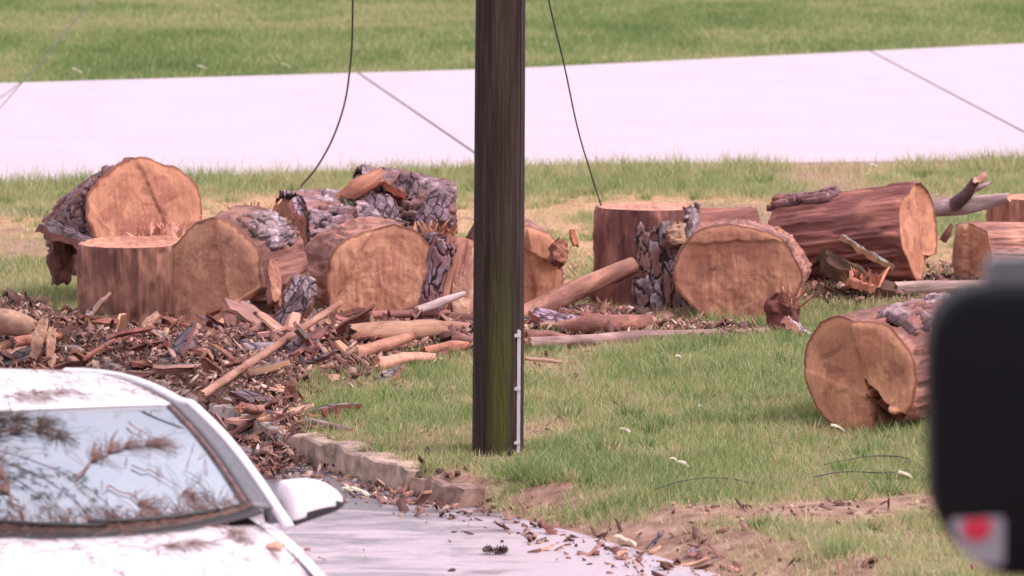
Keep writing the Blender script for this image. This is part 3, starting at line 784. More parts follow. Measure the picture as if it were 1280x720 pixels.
# irregular slabs: outline with jagged ends, thickness, curl
def slab_mesh(name, L, W, th, curl, seed, top, side_, bend=0.0, nl=9, nw=5, torn=.25):
    g = np.random.default_rng(seed)
    V = []; half = []
    for layer in (0, 1):
        for i in range(nl):
            t = i / (nl - 1) * 2 - 1
            ww = W / 2 * (1 - 0.35 * abs(t) ** 2.5) * (0.85 + 0.3 * float(vnoise(t * 2 + 5, seed * 1.7)))
            sk = W * .22 * (float(vnoise(t * 1.5, seed + .5)) - .5)
            for j in range(nw):
                u = j / (nw - 1) * 2 - 1
                e = 0
                if i in (0, nl - 1): e = torn * L * .5 * (float(hash2(np.array([j]), np.array([i]), seed)[0]) - .6) * np.sign(t)
                a = u * curl
                rad_ = ww / max(curl, 0.15)
                x = rad_ * math.sin(a) if curl > .15 else u * ww
                z = rad_ * (1 - math.cos(a)) * -1 if curl > .15 else 0
                z += bend * (1 - t * t) + th * .5 * (float(vnoise(t * 4 + seed, u * 3)) - .5)
                if layer: z -= th * (0.7 + .5 * float(vnoise(t * 5, u * 5 + seed)))
                V.append((x + sk, t * L / 2 + e, z))
    n = nl * nw
    f = grid_faces(nl, nw)
    F = [tuple(q[::-1]) for q in f] + [tuple(q + n) for q in f]
    fm = [0] * len(f) + [1] * len(f)
    ring = [j for j in range(nw)] + [i * nw + nw - 1 for i in range(1, nl)] + [(nl - 1) * nw + j for j in range(nw - 2, -1, -1)] + [i * nw for i in range(nl - 2, 0, -1)]
    for a, b in zip(ring, ring[1:] + ring[:1]):
        F.append((a, b, b + n, a + n)); fm.append(1)
    me = mesh_np(name, V, F, [top, side_], False, fm)
    bm = bmesh.new(); bm.from_mesh(me); bmesh.ops.recalc_face_normals(bm, faces=bm.faces); bm.to_mesh(me); bm.free()
    return me
def slab(name, label, cat, p, rot, L, W, th, curl, seed, top, sd_, group=None, color=(1, 1, 1), bend=0.0):
    me = slab_mesh(name, L, W, th, curl, seed, top, sd_, bend, 16, 9)
    o = link(name, me, None, color); o.location = p; o.rotation_euler = [R(a) for a in rot]
    tag(o, label, cat, group)
    return o
BK = 'large torn slabs of bark and wood'
slab('bark_slab', 'tan torn slab standing between the grey barked split piece and the pole', 'wood slab', atd(584, 350, 37.3), (76, 10, 20), .55, .2, .05, .5, 52, M_tan, M_tan, BK, (1, .95, .95))
slab('bark_slab', 'dark curled bark slab hanging off the far left end of the pile', 'bark slab', atd(98, 290, 37.9), (20, 25, 70), .46, .42, .06, 1.1, 53, M_barkflat, M_inner, BK, (.45, .4, .42))
slab('bark_slab', 'dark ragged bark strip standing in the grass at the far left of the pile', 'bark slab', atd(80, 325, 37.9), (75, 10, 30), .36, .2, .05, .7, 54, M_inner, M_inner, BK, (.45, .4, .4))
branch('split_wedge', 'orange split wedge of wood resting on the crosswise bark covered log', [atd(424, 253, 38.75), atd(448, 236, 38.8), atd(476, 221, 38.85)], [.05, .085, .06], 55, M_orange, M_orange, cat='wood slab', group=BK, color=(1, .95, .9), rough=.35, jag=.9)
slab('bark_slab', 'small dark mossy bark chunk beside the orange split wedge', 'bark slab', atd(424, 268, 38.6), (60, 10, -25), .32, .2, .08, .6, 56, M_barkflat, M_inner, BK, (.42, .44, .28))
slab('bark_slab', 'lichen pale knob of bark at the upper right of the upright stump block', 'bark slab', atd(850, 290, 38.45), (60, 0, 30), .20, .17, .09, 1.0, 57, M_pinkchip, M_inner, BK, (.75, .85, .78))
slab('bark_slab', 'flat purple bark slab lying under the thick leaning limb', 'bark slab', atd(700, 393, 36.7), (10, -14, 75), .42, .22, .05, .5, 58, M_barkflat, M_inner, BK, (1.4, 1.2, 1.4))
slab('bark_slab', 'dark red rolled bark curl at the foot of the upright stump block', 'bark slab', atd(748, 392, 36.8), (5, 10, 80), .26, .24, .04, 1.8, 59, M_inner, M_inner, BK, (.9, .75, .75))
slab('bark_slab', 'dark broken bark stub standing before the oval log face', 'bark slab', atd(984, 396, 36.6), (78, 4, 10), .34, .26, .12, .9, 60, M_inner, M_inner, BK, (.5, .38, .42))
slab('bark_slab', 'pale grey bark flake lying against the dark broken stub', 'bark slab', atd(1000, 406, 36.4), (35, 8, 80), .22, .14, .05, .6, 61, M_barkflat, M_inner, BK, (1.9, 1.9, 2.0))
slab('bark_slab', 'rust red curled bark lying against the kerb', 'bark slab', atd(402, 550, 31.1), (20, -10, 70), .28, .20, .03, 1.7, 62, M_inner, M_orange, BK, (1.3, 1.1, 1.0))
slab('bark_slab', 'pale pink curved bark strip on the road below the rust red curl', 'bark slab', at(410, 569, -.11), (4, 6, 95), .24, .07, .02, .6, 63, M_pinkchip, M_pinkchip, BK, (1, .9, .9))
slab('bark_slab', 'grey split bark slab on the left flank under the shaded brown face', 'bark slab', atd(375, 372, 36.2), (50, 30, 25), .45, .22, .06, .8, 64, M_barkflat, M_inner, BK, (.9, .85, .9))
slab('wood_slab', 'orange brown torn strip hanging on the right flank of the shaded log', 'wood slab', atd(345, 350, 36.15), (50, 30, 35), .42, .12, .05, .5, 65, M_orange, M_inner, BK, (.8, .75, .75))
slab('wood_slab', 'red knob of torn wood on the right side of the tan log behind the pole', 'wood slab', atd(702, 313, 38.1), (60, 20, 20), .2, .14, .08, .9, 66, M_orange, M_inner, BK, (.7, .6, .6))
slab('wood_slab', 'orange torn chunk on the top right rim of the oval log face', 'wood slab', atd(985, 294, 38.2), (35, 20, 60), .2, .16, .09, .6, 67, M_orange, M_orange, BK, (1.1, 1.1, 1.1))
slab('bark_slab', 'green grey lichen covered bark strip hanging under the sideways log', 'bark slab', atd(1085, 312, 38.9), (30, 12, 78), .46, .14, .04, .5, 68, M_barkflat, M_inner, BK, (.9, 1.05, .8))
slab('bark_slab', 'dark bark mass deepening the shade in the gap below the sideways log', 'bark slab', atd(1075, 335, 39.0), (25, -8, 85), .6, .28, .1, .6, 69, M_inner, M_inner, BK, (.35, .4, .3))  # near-black tint puts the shade under the log into this slab
slab('wood_slab', 'orange splintered chunk under the middle of the sideways log', 'wood slab', atd(1078, 352, 38.0), (15, 10, 70), .2, .1, .05, .5, 70, M_orange, M_orange, BK, (1.05, .95, .9))
slab('wood_slab', 'small orange curled leaf of wood lying on the tan ground behind the pole', 'wood slab', atd(720, 297, 40.0), (50, 25, 40), .16, .08, .02, .9, 71, M_orange, M_inner, BK, (.9, .7, .5))
slab('wood_slab', 'upright tan splinter standing in the heap behind the white car roof', 'wood slab', atd(48, 422, 35.3), (72, 16, 0), .3, .09, .03, .4, 72, M_tan, M_orange, BK)
slab('wood_slab', 'shorter tan splinter beside the upright one behind the white car roof', 'wood slab', atd(64, 428, 35.2), (68, 10, 10), .22, .07, .03, .4, 73, M_tan, M_orange, BK, (1.1, 1.1, 1.1))
slab('wood_slab', 'pale torn slab leaning at the foot of the upright block', 'wood slab', atd(178, 408, 35.9), (40, 10, -50), .3, .1, .03, .4, 74, M_tan, M_pinkchip, BK, (.95, .9, .9))
slab('bark_slab', 'dark dry leaf clump lying in the grass right of the pole foot', 'leaf litter', at(767, 556, .04), (14, 6, 80), .17, .1, .03, .8, 75, M_inner, M_inner, None, (.55, .6, .45))

for lb, px, py, Y_, rot, L_, W_, cl in (
        ('dark bark flake standing highest on the back of the crosswise log', 512, 232, 39.0, (58, 12, 15), .24, .20, (.6, .5, .55)),
        ('grey bark flake leaning at the right shoulder of the crosswise log', 540, 262, 38.85, (62, 22, -20), .30, .22, (.9, .8, .9)),
        ('purple grey bark flake at the front of the crosswise log beside the split wedge', 478, 262, 38.7, (64, -6, 8), .26, .24, (1.1, 1.0, 1.15)),
        ('rusty torn bark flake on top of the crosswise log right of the split wedge', 492, 230, 38.9, (30, 14, 70), .26, .14, (1.1, .7, .6)),
        ('pale grey bark flake lying on the log behind the shaded face', 385, 262, 38.6, (40, 6, 50), .30, .2, (1.6, 1.5, 1.7)),
        ('dark bark flake in the gap between the two back logs', 410, 285, 38.5, (60, -14, 25), .26, .2, (.55, .5, .5)),
        ('dark red torn bark flake under the shaded log right flank', 362, 388, 35.95, (48, 10, -35), .34, .24, (.55, .45, .45))):
    slab('bark_flake', lb, 'bark slab', atd(px, py, Y_), rot, L_, W_, .05, .6, int(px), M_barkflat, M_inner, BK, cl)

# torn fibre fans
def fan(label, p, n, w_, h_, seed, mat, color=(1, 1, 1)):
    g = np.random.default_rng(seed); V, F = [], []
    for i in range(n):
        x = float(g.normal(0, w_ * .55)); y = g.uniform(-.15, .15); hh = h_ * g.uniform(.12, 1) ** 1.6; lx, ly = g.normal(0, .9, 2) * max(hh, .04); b = g.uniform(.006, .028)
        k = len(V)
        V += [(x - b, y - b * .6, -.05), (x + b, y - b * .6, -.05), (x, y + b, -.05), (x + lx, y + ly, hh), (x + lx + b * .4, y + ly, hh * .93)]
        F += [(k, k + 1, k + 4, k + 3), (k + 1, k + 2, k + 4), (k + 2, k, k + 3), (k + 2, k + 3, k + 4)]
    o = link('splintered_wood', mesh_np('splintered_wood', V, F, [mat], False), None, color); o.location = p
    tag(o, label, 'splinters', 'clumps of torn wood fibre', kind='stuff')
fan('pale torn fibres sticking up behind the shaded brown log face', atd(300, 278, 38.2), 46, .16, .16, 81, M_tan, (1.1, 1.0, .95))
fan('pinkish torn fibres standing left of the grey plated bark log', atd(333, 276, 38.2), 40, .12, .18, 82, M_tan, (1.1, .85, .75))
fan('broken wood crumbs on the back rim of the upright block', atd(205, 290, 37.5), 60, .20, .09, 83, M_pinkchip, (1.1, 1, 1))
fan('orange torn fibres beside the dark broken bark stub', atd(990, 375, 36.7), 26, .06, .12, 84, M_orange)
fan('orange torn fibres scattered by the half buried pole', on(850, 411, .02), 60, .26, .03, 85, M_orange, (1.1, 1.1, 1.1))
fan('red torn fibres under the left end of the thin barkless pole', atd(1078, 350, 38.3), 36, .12, .10, 86, M_orange, (1.05, .85, .8))
fan('tan fibres standing along the top of the broad middle log', atd(545, 285, 38.3), 40, .14, .08, 87, M_tan, (1, .85, .75))

# loose fragments of bark and wood
kinds = [('bark_fragment', M_barkflat, M_inner), ('bark_fragment', M_inner, M_inner), ('wood_chip', M_pinkchip, M_pinkchip), ('wood_chip', M_tan, M_orange), ('bark_fragment', M_barkflat, M_pinkchip)]
protos = {}
for k, (nm, a, b) in enumerate(kinds):
    for v in range(5):
        protos[(k, v)] = slab_mesh(nm, random.uniform(.16, .42), random.uniform(.035, .12), random.uniform(.012, .03), random.choice([0, .4, .9, 1.3]), 200 + k * 10 + v, a, b, random.uniform(-.02, .03), 6, 3, .5)
zones = [  # centre px, radii, count, label stem, mix of kinds, scale, lift
    ((90, 440, 120, 42), 62, 'in the heap behind the white car', (0, 1, 2, 3, 2, 1), 1.0, .10),
    ((290, 455, 130, 48), 84, 'in the heap below upright and shaded logs', (0, 1, 0, 4, 2, 0), .95, .12),
    ((450, 430, 110, 36), 54, 'in the heap before the broad middle log', (1, 2, 0, 3, 1), 1.0, .08),
    ((330, 535, 75, 34), 34, 'on the road edge between kerb and car', (1, 2, 0, 4), .75, .02),
    ((750, 408, 120, 16), 26, 'on the ground under the thick leaning limb', (1, 3, 0, 2), .9, .03),
    ((1070, 362, 110, 14), 22, 'in the grass under the sideways log', (0, 1, 3, 4), .85, .03),
    ((250, 424, 170, 12), 30, 'banked against the feet of the left logs', (0, 1, 4, 1, 2), 1.25, .10),
    ((350, 528, 80, 22), 20, 'spilling over the start of the kerb', (1, 0, 4, 2), 1.1, .05),
    ((300, 452, 270, 38), 34, 'among the largest slabs in the middle heap', (0, 1, 0, 4, 1), 1.7, .03),
    ((790, 658, 170, 14), 18, 'along the dirt margin between road and lawn', (2, 1, 2, 4), .45, .01),
]
for (cx, cy, ax, ay), cnt, where, ks, sc, lift in zones:
    for i in range(cnt):
        t, q = random.uniform(0, 2 * PI), math.sqrt(random.random())
        px, py = cx + ax * q * math.cos(t), cy + ay * q * math.sin(t)
        if cy > 600: py = cy + (px - cx) * .14 + random.uniform(-12, 14)
        p = at(px, py, 0)
        k = random.choice(ks); nm = kinds[k][0]
        z = gz(p.x, p.y)
        if edge_dist(np.array([p.x]), np.array([p.y]))[0] < 0.03: z = max(z, RZ)
        o = link(nm, protos[(k, random.randrange(5))])
        o.location = (p.x, p.y, z + .015 + random.random() * lift)
        kt = .20 if sc > 1.5 else .42; o.rotation_euler = (random.gauss(0, kt), random.gauss(0, kt), random.uniform(0, 6.28))
        s_ = sc * random.uniform(.6, 1.35); o.scale = (s_ * random.uniform(.8, 1.2), s_, s_)
        cv = random.uniform(.45, 1.15); o.color = (cv, cv * random.uniform(.88, 1.05), cv * random.uniform(.85, 1.1), 1)
        tag(o, ('bigger ' if s_ > 1.0 * sc else 'smaller ') + ['grey topped bark', 'dark red bark', 'pinkish wood', 'tan wood', 'grey and pink bark'][k] + ' piece ' + where, 'bark fragment' if nm == 'bark_fragment' else 'wood chip', ('bark fragments ' if nm == 'bark_fragment' else 'wood chips ') + where)
# the finer litter nobody could count
def litter(n, seed):
    g = np.random.default_rng(seed)
    y = g.uniform(25.2, 42, n); x = g.uniform(-1, 1, n) * (y * .1 + .4)
    di, sa, he, mo = plan(x, y)
    s = edge_dist(x, y)
    px, py = pix(x, y)
    roadside = sstep(-.55, 0, s) * sstep(.3, 0, s) * .6
    keep = g.uniform(0, 1, n) < np.maximum.reduce([he ** .7 * .8, sa * .16, di * .07 * (s > 0), roadside * .42 * (y > 28.4), roadside * .2, np.full(n, .003) * (s > 0), .0015 * (s <= 0)])
    x, y, s, he = x[keep], y[keep], s[keep], he[keep]
    m = len(x)
    z = ground_z(x, y); z = np.where(s < .02, np.maximum(z, RZ), z) + .006 + g.uniform(0, .05, m) * he
    ln = g.gamma(1.6, .016, m).clip(.006, .13) + .010; wd = ln * g.uniform(.15, .7, m)
    a = g.uniform(0, 6.28, m); ti = g.normal(0, .5, m); tj = g.normal(0, .4, m)
    ux = np.stack([np.cos(a), np.sin(a), ti], 1); vx = np.stack([-np.sin(a), np.cos(a), tj], 1)
    c = np.stack([x, y, z + np.abs(ti) * ln * .5], 1)
    cor = [c - ux * ln[:, None] / 2 - vx * wd[:, None] * .3, c + ux * ln[:, None] * .1 - vx * wd[:, None] * .6, c + ux * ln[:, None] / 2 + vx * wd[:, None] * .1, c - ux * ln[:, None] * .1 + vx * wd[:, None] * .5]
    th = np.stack([np.zeros(m), np.zeros(m), -wd * .35 - .004], 1)
    V = np.stack(cor + [q + th for q in cor], 1).reshape(-1, 3)
    b = np.arange(m)[:, None] * 8
    q = np.array([(0, 1, 2, 3), (0, 4, 5, 1), (1, 5, 6, 2), (2, 6, 7, 3), (3, 7, 4, 0)])
    F = (b[:, :, None] + q[None]).reshape(-1, 4)
    return V, F, np.repeat(g.uniform(0, 1, m), 8)
def mat_litter():
    m, nt = newmat('bark litter')
    t = nd(nt, 'Attribute', attribute_name='tint').outputs['Fac']
    col = ramp(nt, t, [(0.0, (0.050, 0.028, 0.028)), (0.4, (0.165, 0.072, 0.056)), (0.65, (0.27, 0.145, 0.122)), (0.82, (0.32, 0.175, 0.125)), (0.94, (0.44, 0.28, 0.22)), (1.0, (0.60, 0.45, 0.40))])
    finish(nt, col, .8, spec=.2)
    return m
V, F, T = litter(150000, 91)
tag(link('bark_litter', big_mesh('bark_litter', V, F, mat_litter(), False, {'tint': T})), 'fine reddish bark crumbs and chips strewn over the ground', 'litter', kind='stuff')

# pine cones on the road, pale scraps on the lawn
def cone(label, p, s, seed, name='pine_cone'):
    bm = bmesh.new()
    n = 42
    for i in range(n):
        t = i / n; a = i * 2.39996; rr = s * math.sin(PI * (.08 + .88 * t)) * .5; z = s * (t - .5) * 1.3
        d = Vector((math.cos(a), math.sin(a), .35)); q = Vector((-math.sin(a), math.cos(a), 0))
        c = Vector((0, 0, z)) + d * rr * .3
        v = [bm.verts.new(c - q * s * .10), bm.verts.new(c + q * s * .10), bm.verts.new(c + d * rr * .85 + q * s * .06), bm.verts.new(c + d * rr * .95), bm.verts.new(c + d * rr * .85 - q * s * .06), bm.verts.new(c + d * rr * .3 - Vector((0, 0, s * .07)))]
        bm.faces.new(v[:5]); bm.faces.new((v[0], v[4], v[5])); bm.faces.new((v[1], v[5], v[2])); bm.faces.new((v[3], v[5], v[4])); bm.faces.new((v[2], v[5], v[3]))
    me = bpy.data.meshes.new(name); bm.to_mesh(me); bm.free(); me.materials.append(M_inner)
    o = link(name, me, None, (.22, .25, .28)); o.location = p; o.rotation_euler = (R(85), 0, seed)
    tag(o, label, 'pine cone', 'dark pine cones on the wet road')
cone('single dark pine cone on the road, left one of the two clumps', at(609, 687, RZ + .025), .05, 1.0)
cone('dark pine cone touching its neighbour on the road, nearer the car', at(621, 688, RZ + .025), .05, 2.2)
cone('dark pine cone furthest right of the cones on the road', at(629, 687, RZ + .025), .045, .4)
M_scrap = mat_simple('pale scrap', (0.58, 0.50, 0.40), .7, .15, 30, .1, .3, True)
for (px, py, L_, lb) in ((782, 549, .09, 'pale scrap above the dark leaf clump on the lawn'), (842, 587, .07, 'small white scrap on the lawn right of the leaf clump'), (855, 593, .10, 'flat pale scrap lying right of the small white scrap'), (1048, 543, .12, 'pale chip at the foot of the lone split log'), (876, 520, .06, 'small grey scrap in the middle of the near lawn'),
                        (1132, 605, .12, 'pale chip at the right end of the bare dirt strip'), (787, 656, .12, 'white scrap in the dirt margin by the road'), (776, 652, .11, 'brownish pale scrap left of the white scrap in the dirt margin'), (452, 588, .17, 'pale flat chip on the road below the kerb'), (434, 585, .09, 'small pale chip left of the flat chip below the kerb'), (848, 457, .06, 'pale flower like scrap on the lawn below the oval log'), (96, 97, .2, 'pale scrap on the far verge at upper left'), (253, 94, .2, 'upright pale scrap on the far verge edge'), (358, 92, .18, 'pale scrap on the far verge nearer the pole'), (1092, 222, .12, 'pale seed head in the grass above the sideways log')):
    p = at(px, py, 0); z = gz(p.x, p.y) + .06
    if edge_dist(np.array([p.x]), np.array([p.y]))[0] < .02: z = RZ + .02
    if py < 230: z += .06
    o = link('scrap', slab_mesh('scrap', L_ * .75, L_ * .42, .012, .5, int(px), M_scrap, M_scrap, .01, 5, 3)); o.location = (p.x, p.y, z); o.rotation_euler = (R(25), R(10), R(80 + px % 37))
    tag(o, lb, 'scrap', 'pale scraps on grass and road')

# thin dark cable coil lying in the near lawn
def wire(name, label, pts, r_, mat, cat, group=None, sub=8):
    cu = bpy.data.curves.new(name, 'CURVE'); cu.dimensions = '3D'; cu.bevel_depth = r_; cu.bevel_resolution = 2
    sp = cu.splines.new('BEZIER'); sp.bezier_points.add(len(pts) - 1)
    for b, p in zip(sp.bezier_points, pts):
        b.co = p; b.handle_left_type = b.handle_right_type = 'AUTO'
    sp.resolution_u = sub
    tmp = bpy.data.objects.new('tmp', cu); COL.objects.link(tmp)
    dg = bpy.context.evaluated_depsgraph_get()
    me = bpy.data.meshes.new_from_object(tmp.evaluated_get(dg)); me.name = name
    bpy.data.objects.remove(tmp)
    me.materials.clear(); me.materials.append(mat)
    o = link(name, me); tag(o, label, cat, group)
    return o
M_wire = mat_simple('dark cable', (0.035, 0.033, 0.035), .5, .2, 40, .05, .4)
M_wiregrey = mat_simple('grey cable', (0.20, 0.19, 0.19), .5, .2, 40, .05, .4)
def lawn(px, py, dz=.055):
    p = at(px, py, dz); return Vector((p.x, p.y, gz(p.x, p.y) + dz))
wire('fallen_cable', 'thin dark cable loop lying in the grass left of the black mirror, upper one', [lawn(*q) for q in ((1030, 583), (1060, 574), (1100, 569), (1136, 573), (1125, 581))], .0035, M_wire, 'cable', 'dark cable loops in the near lawn')
wire('fallen_cable', 'thin dark cable lying in the grass just under the upper loop', [lawn(*q) for q in ((1018, 597), (1060, 590), (1100, 591), (1138, 586))], .0035, M_wire, 'cable', 'dark cable loops in the near lawn')
wire('fallen_cable', 'thin dark cable lying in the lawn nearer the pole', [lawn(*q) for q in ((820, 612), (860, 604), (900, 600), (945, 604))], .0035, M_wire, 'cable', 'dark cable loops in the near lawn')

# ------------------------------------------------------------------ utility pole, strip, hanging wires
def mat_pole():
    m, nt = newmat('creosoted pole wood')
    v = coords(nt, (1, 1, 0.05), rnd=False)
    n1 = noise(nt, v, 28, 5, 0.7, 0.3); n2 = noise(nt, v, 90, 3, .6)
    col = ramp(nt, n1, [(0.3, (0.012, 0.007, 0.006)), (0.5, (0.034, 0.020, 0.017)), (0.7, (0.070, 0.044, 0.036))])
    vo = coords(nt, (1, 1, 0.25), rnd=False)
    n3 = noise(nt, vo, 6, 5, .65)
    sx = nd(nt, 'SeparateXYZ', {0: nd(nt, 'TexCoord').outputs['Object']})
    # algae grows on the damp lower lane side, along one weathered strip
    strip = ramp(nt, mth(nt, 'ADD', mth(nt, 'ABSOLUTE', mth(nt, 'SUBTRACT', sx.outputs[0], .012)), mth(nt, 'MULTIPLY', mth(nt, 'SUBTRACT', n3, .5), .10)), [(0.03, 1.0), (0.085, 0.0)])
    front = ramp(nt, mth(nt, 'MULTIPLY', sx.outputs[1], -1.0), [(0.02, 0.0), (0.08, 1.0)])
    hgt = ramp(nt, mth(nt, 'MULTIPLY', sx.outputs[2], .33), [(0.0, 0.3), (0.05, 0.8), (0.22, .75), (0.42, .15), (1.0, .03)])
    k = mth(nt, 'MULTIPLY', mth(nt, 'MULTIPLY', strip, front), hgt)
    moss = ramp(nt, n2, [(0.3, (0.035, 0.040, 0.008)), (0.7, (0.085, 0.090, 0.020))])
    col = mix(nt, k, col, moss)
    finish(nt, col, .8, mth(nt, 'ADD', n1, n2), .9, .012, .2)
    return m
pb = at(622, 568, 0)
pole = empty('utility_pole', Matrix.Translation((pb.x, 30.0, gz(pb.x, 30.0) - .02)) @ Matrix.Rotation(R(0.35), 4, 'Y'))
tag(pole, 'dark brown wooden utility pole streaked green with moss, standing on the lawn', 'utility pole')
NT, NZ = 64, 110
zz = np.concatenate([np.linspace(-.3, 3.4, 80), np.linspace(3.6, 9.0, 30)]); th = np.arange(NT) * 2 * PI / NT
Zp, Tp = np.meshgrid(zz, th, indexing='ij')
rp = (0.152 - .004 * np.clip(Zp, 0, 9) * .5) * (1 + .012 * np.cos(3 * Tp + 1))
# drying checks
for k in range(26):
    tc = rng.uniform(0, 2 * PI); z0 = rng.uniform(-.3, 3.0); ln = rng.uniform(.4, 1.8)
    d = np.abs((Tp - tc + PI) % (2 * PI) - PI)
    rp -= .005 * np.clip(1 - d / .09, 0, 1) * sstep(z0, z0 + .1, Zp) * sstep(z0 + ln, z0 + ln - .1, Zp)
rp *= 1 + .01 * (fbm(Tp * 6, Zp * 2, 77) - .5)
Vp = np.stack([rp * np.cos(Tp), rp * np.sin(Tp), Zp], -1).reshape(-1, 3)
Fp = [tuple(f) for f in grid_faces(NZ, NT, True)[:, ::-1]] + [tuple(range((NZ - 1) * NT, NZ * NT))]
link('shaft', mesh_np('shaft', Vp, Fp, [mat_pole()]), pole)
M_strip = mat_simple('grey plastic guard', (0.52, 0.47, 0.50), .5, .15, 30, .1, .4)
def box_mesh(name, sx, sy, sz, mat, bev=.004):
    bm = bmesh.new(); bmesh.ops.create_cube(bm, size=1); bmesh.ops.scale(bm, vec=(sx, sy, sz), verts=bm.verts)
    bmesh.ops.bevel(bm, geom=bm.edges, offset=bev, segments=2, affect='EDGES')
    me = bpy.data.meshes.new(name); bm.to_mesh(me); bm.free(); me.materials.append(mat); return me
g_ = link('cable_guard', box_mesh('cable_guard', .028, .03, .74, M_strip, .008), pole); g_.location = (.118, -.092, .40)
for zc in (.10, .42, .735):
    c_ = link('clip', box_mesh('clip', .062, .018, .022, M_strip, .004), pole); c_.location = (.102, -.108, zc)
lead = link('ground_lead', mesh_np('ground_lead', *tube([(.125, -.085, .74), (.127, -.083, 2.0), (.122, -.080, 4.0), (.115, -.075, 8)], [.005] * 4, 5, nt=6, rough=0, jag=0)[:2], [M_wire]), pole)
arm = link('crossarm', box_mesh('crossarm', 2.4, .11, .12, M_wood, .006), pole, (.4, .4, .4)); arm.location = (0, -.2, 8.3)
HW = 'broken wires hanging from the line overhead'
wire('hanging_wire', 'thin dark wire curving down into the grass left of the pole', [atd(376, 233, 45.0), atd(398, 206, 44.6), atd(424, 152, 44.0), atd(438, 80, 43.2), atd(441, 0, 42.5), atd(442, -200, 41), Vector((-.9, 30, 8.4))], .0085, M_wire, 'wire', HW)
wire('hanging_wire', 'thin dark wire dropping from upper right of the pole to the tall stump block', [atd(752, 259, 39.0), atd(738, 215, 38.6), atd(722, 160, 38.0), atd(706, 85, 37.4), atd(686, 0, 36.5), atd(660, -200, 34), Vector((.35, 29.8, 8.4))], .006, M_wire, 'wire', HW)
wire('hanging_wire', 'faint wire slanting across the far verge at the upper left corner', [atd(-20, 158, 58), atd(20, 112, 58), atd(60, 66, 57), atd(103, 15, 56), atd(160, -60, 54), atd(330, -500, 44), Vector((-1.1, 30, 8.4))], .0055, M_wiregrey, 'wire', HW)

# ------------------------------------------------------------------ white car parked on the road
PSI = 23
CAR = Matrix.Translation((-1.67, 21.15, RZ)) @ Matrix.Rotation(R(180 + PSI), 4, 'Z')
car = empty('parked_car', CAR)
tag(car, 'white parked car with fallen pine needles and twigs on its bonnet and windscreen', 'car')
def paint():
    m, nt = newmat('white car paint')
    n1 = noise(nt, coords(nt, rnd=False), 60, 4, .7)
    n2 = noise(nt, coords(nt, rnd=False), 3.0, 4, .6)
    col = mix(nt, ramp(nt, n2, [(.45, 0.0), (.75, .35)]), (0.72, 0.655, 0.70), (0.66, 0.56, 0.56))
    finish(nt, col, .32, n1, .03, .001, .5, {'Coat Weight': .6, 'Coat Roughness': .08})
    return m
M_paint = paint()
M_black = mat_simple('black trim plastic', (0.022, 0.02, 0.022), .5, .2, 40, .1, .4)
M_greytrim = mat_simple('grey pillar trim', (0.105, 0.10, 0.115), .35, .2, 40, .05, .5)
M_seal = mat_simple('dusty rubber seal', (0.16, 0.10, 0.10), .7, .5, 30, .3, .2)
M_rubber = mat_simple('tyre rubber', (0.02, 0.02, 0.021), .8, .2, 40, .2, .3)
M_rim = mat_simple('silver wheel', (0.55, 0.55, 0.57), .3, .1, 40, .05, .5, extra={'Metallic': .9})
M_lamp = mat_simple('clear lamp cover', (0.75, 0.76, 0.8), .1, .1, 20, .05, .6, extra={'Coat Weight': 1.0})
def glassmat():
    m, nt = newmat('tinted windscreen glass')
    lw = nd(nt, 'Fresnel', {'IOR': 8.0})
    tr = nd(nt, 'BsdfTransparent', {'Color': (0.62, 0.70, 0.72, 1)})
    gl = nd(nt, 'BsdfGlossy', {'Color': (0.86, 0.93, 1, 1), 'Roughness': 0.02})
    du = nd(nt, 'BsdfDiffuse', {'Color': (0.45, 0.42, 0.44, 1)})
    n1 = noise(nt, coords(nt, rnd=False), 9, 4, .6)
    a = nd(nt, 'MixShader', {0: lw.outputs[0], 1: tr.outputs[0], 2: gl.outputs[0]})
    b = nd(nt, 'MixShader', {0: ramp(nt, n1, [(.45, 0.03), (.75, .14)]), 1: a.outputs[0], 2: du.outputs[0]})
    nd(nt, 'OutputMaterial', {0: b.outputs[0]})
    return m
M_glass = glassmat()
def WS(u, v):                         # windscreen, local metres above the road
    hw = .70 - .145 * v
    return np.stack([u * hw, -.74 * v - (.22 - .12 * v) * u ** 2, .975 + .44 * v + .035 * np.sin(PI * v) + .035 * u ** 2 * (1 - v) - .022 * u ** 2 * v], -1)
def HD(u, q):                         # bonnet
    hw = .725 - .03 * q
    return np.stack([u * hw, .015 - .22 * u ** 2 * (1 - q) + 1.02 * q - .12 * u ** 2 * q, .975 - .035 * q - .17 * q ** 2.2 + .03 * u ** 2 * (1 - q) - .05 * np.abs(u) ** 3 + .012 * np.exp(-((np.abs(u) - .62) / .1) ** 2)], -1)
def RF(u, q):                         # roof, q 0 at the header
    hw = .555 + .03 * np.sin(PI * q) - .03 * q
    return np.stack([u * hw, -.74 - .10 * u ** 2 * (1 - q) - 1.75 * q + .05 * u ** 2 * q, 1.418 + .045 * np.sin(PI * np.clip(q * .9 + .02, 0, 1)) - .022 * u ** 2 - .03 * q], -1)
def sheet(fn, nu, nv, u0=-1, u1=1, v0=0, v1=1):
    U, Vv = np.meshgrid(np.linspace(u0, u1, nu), np.linspace(v0, v1, nv), indexing='ij')
    return fn(U, Vv).reshape(-1, 3), grid_faces(nu, nv)
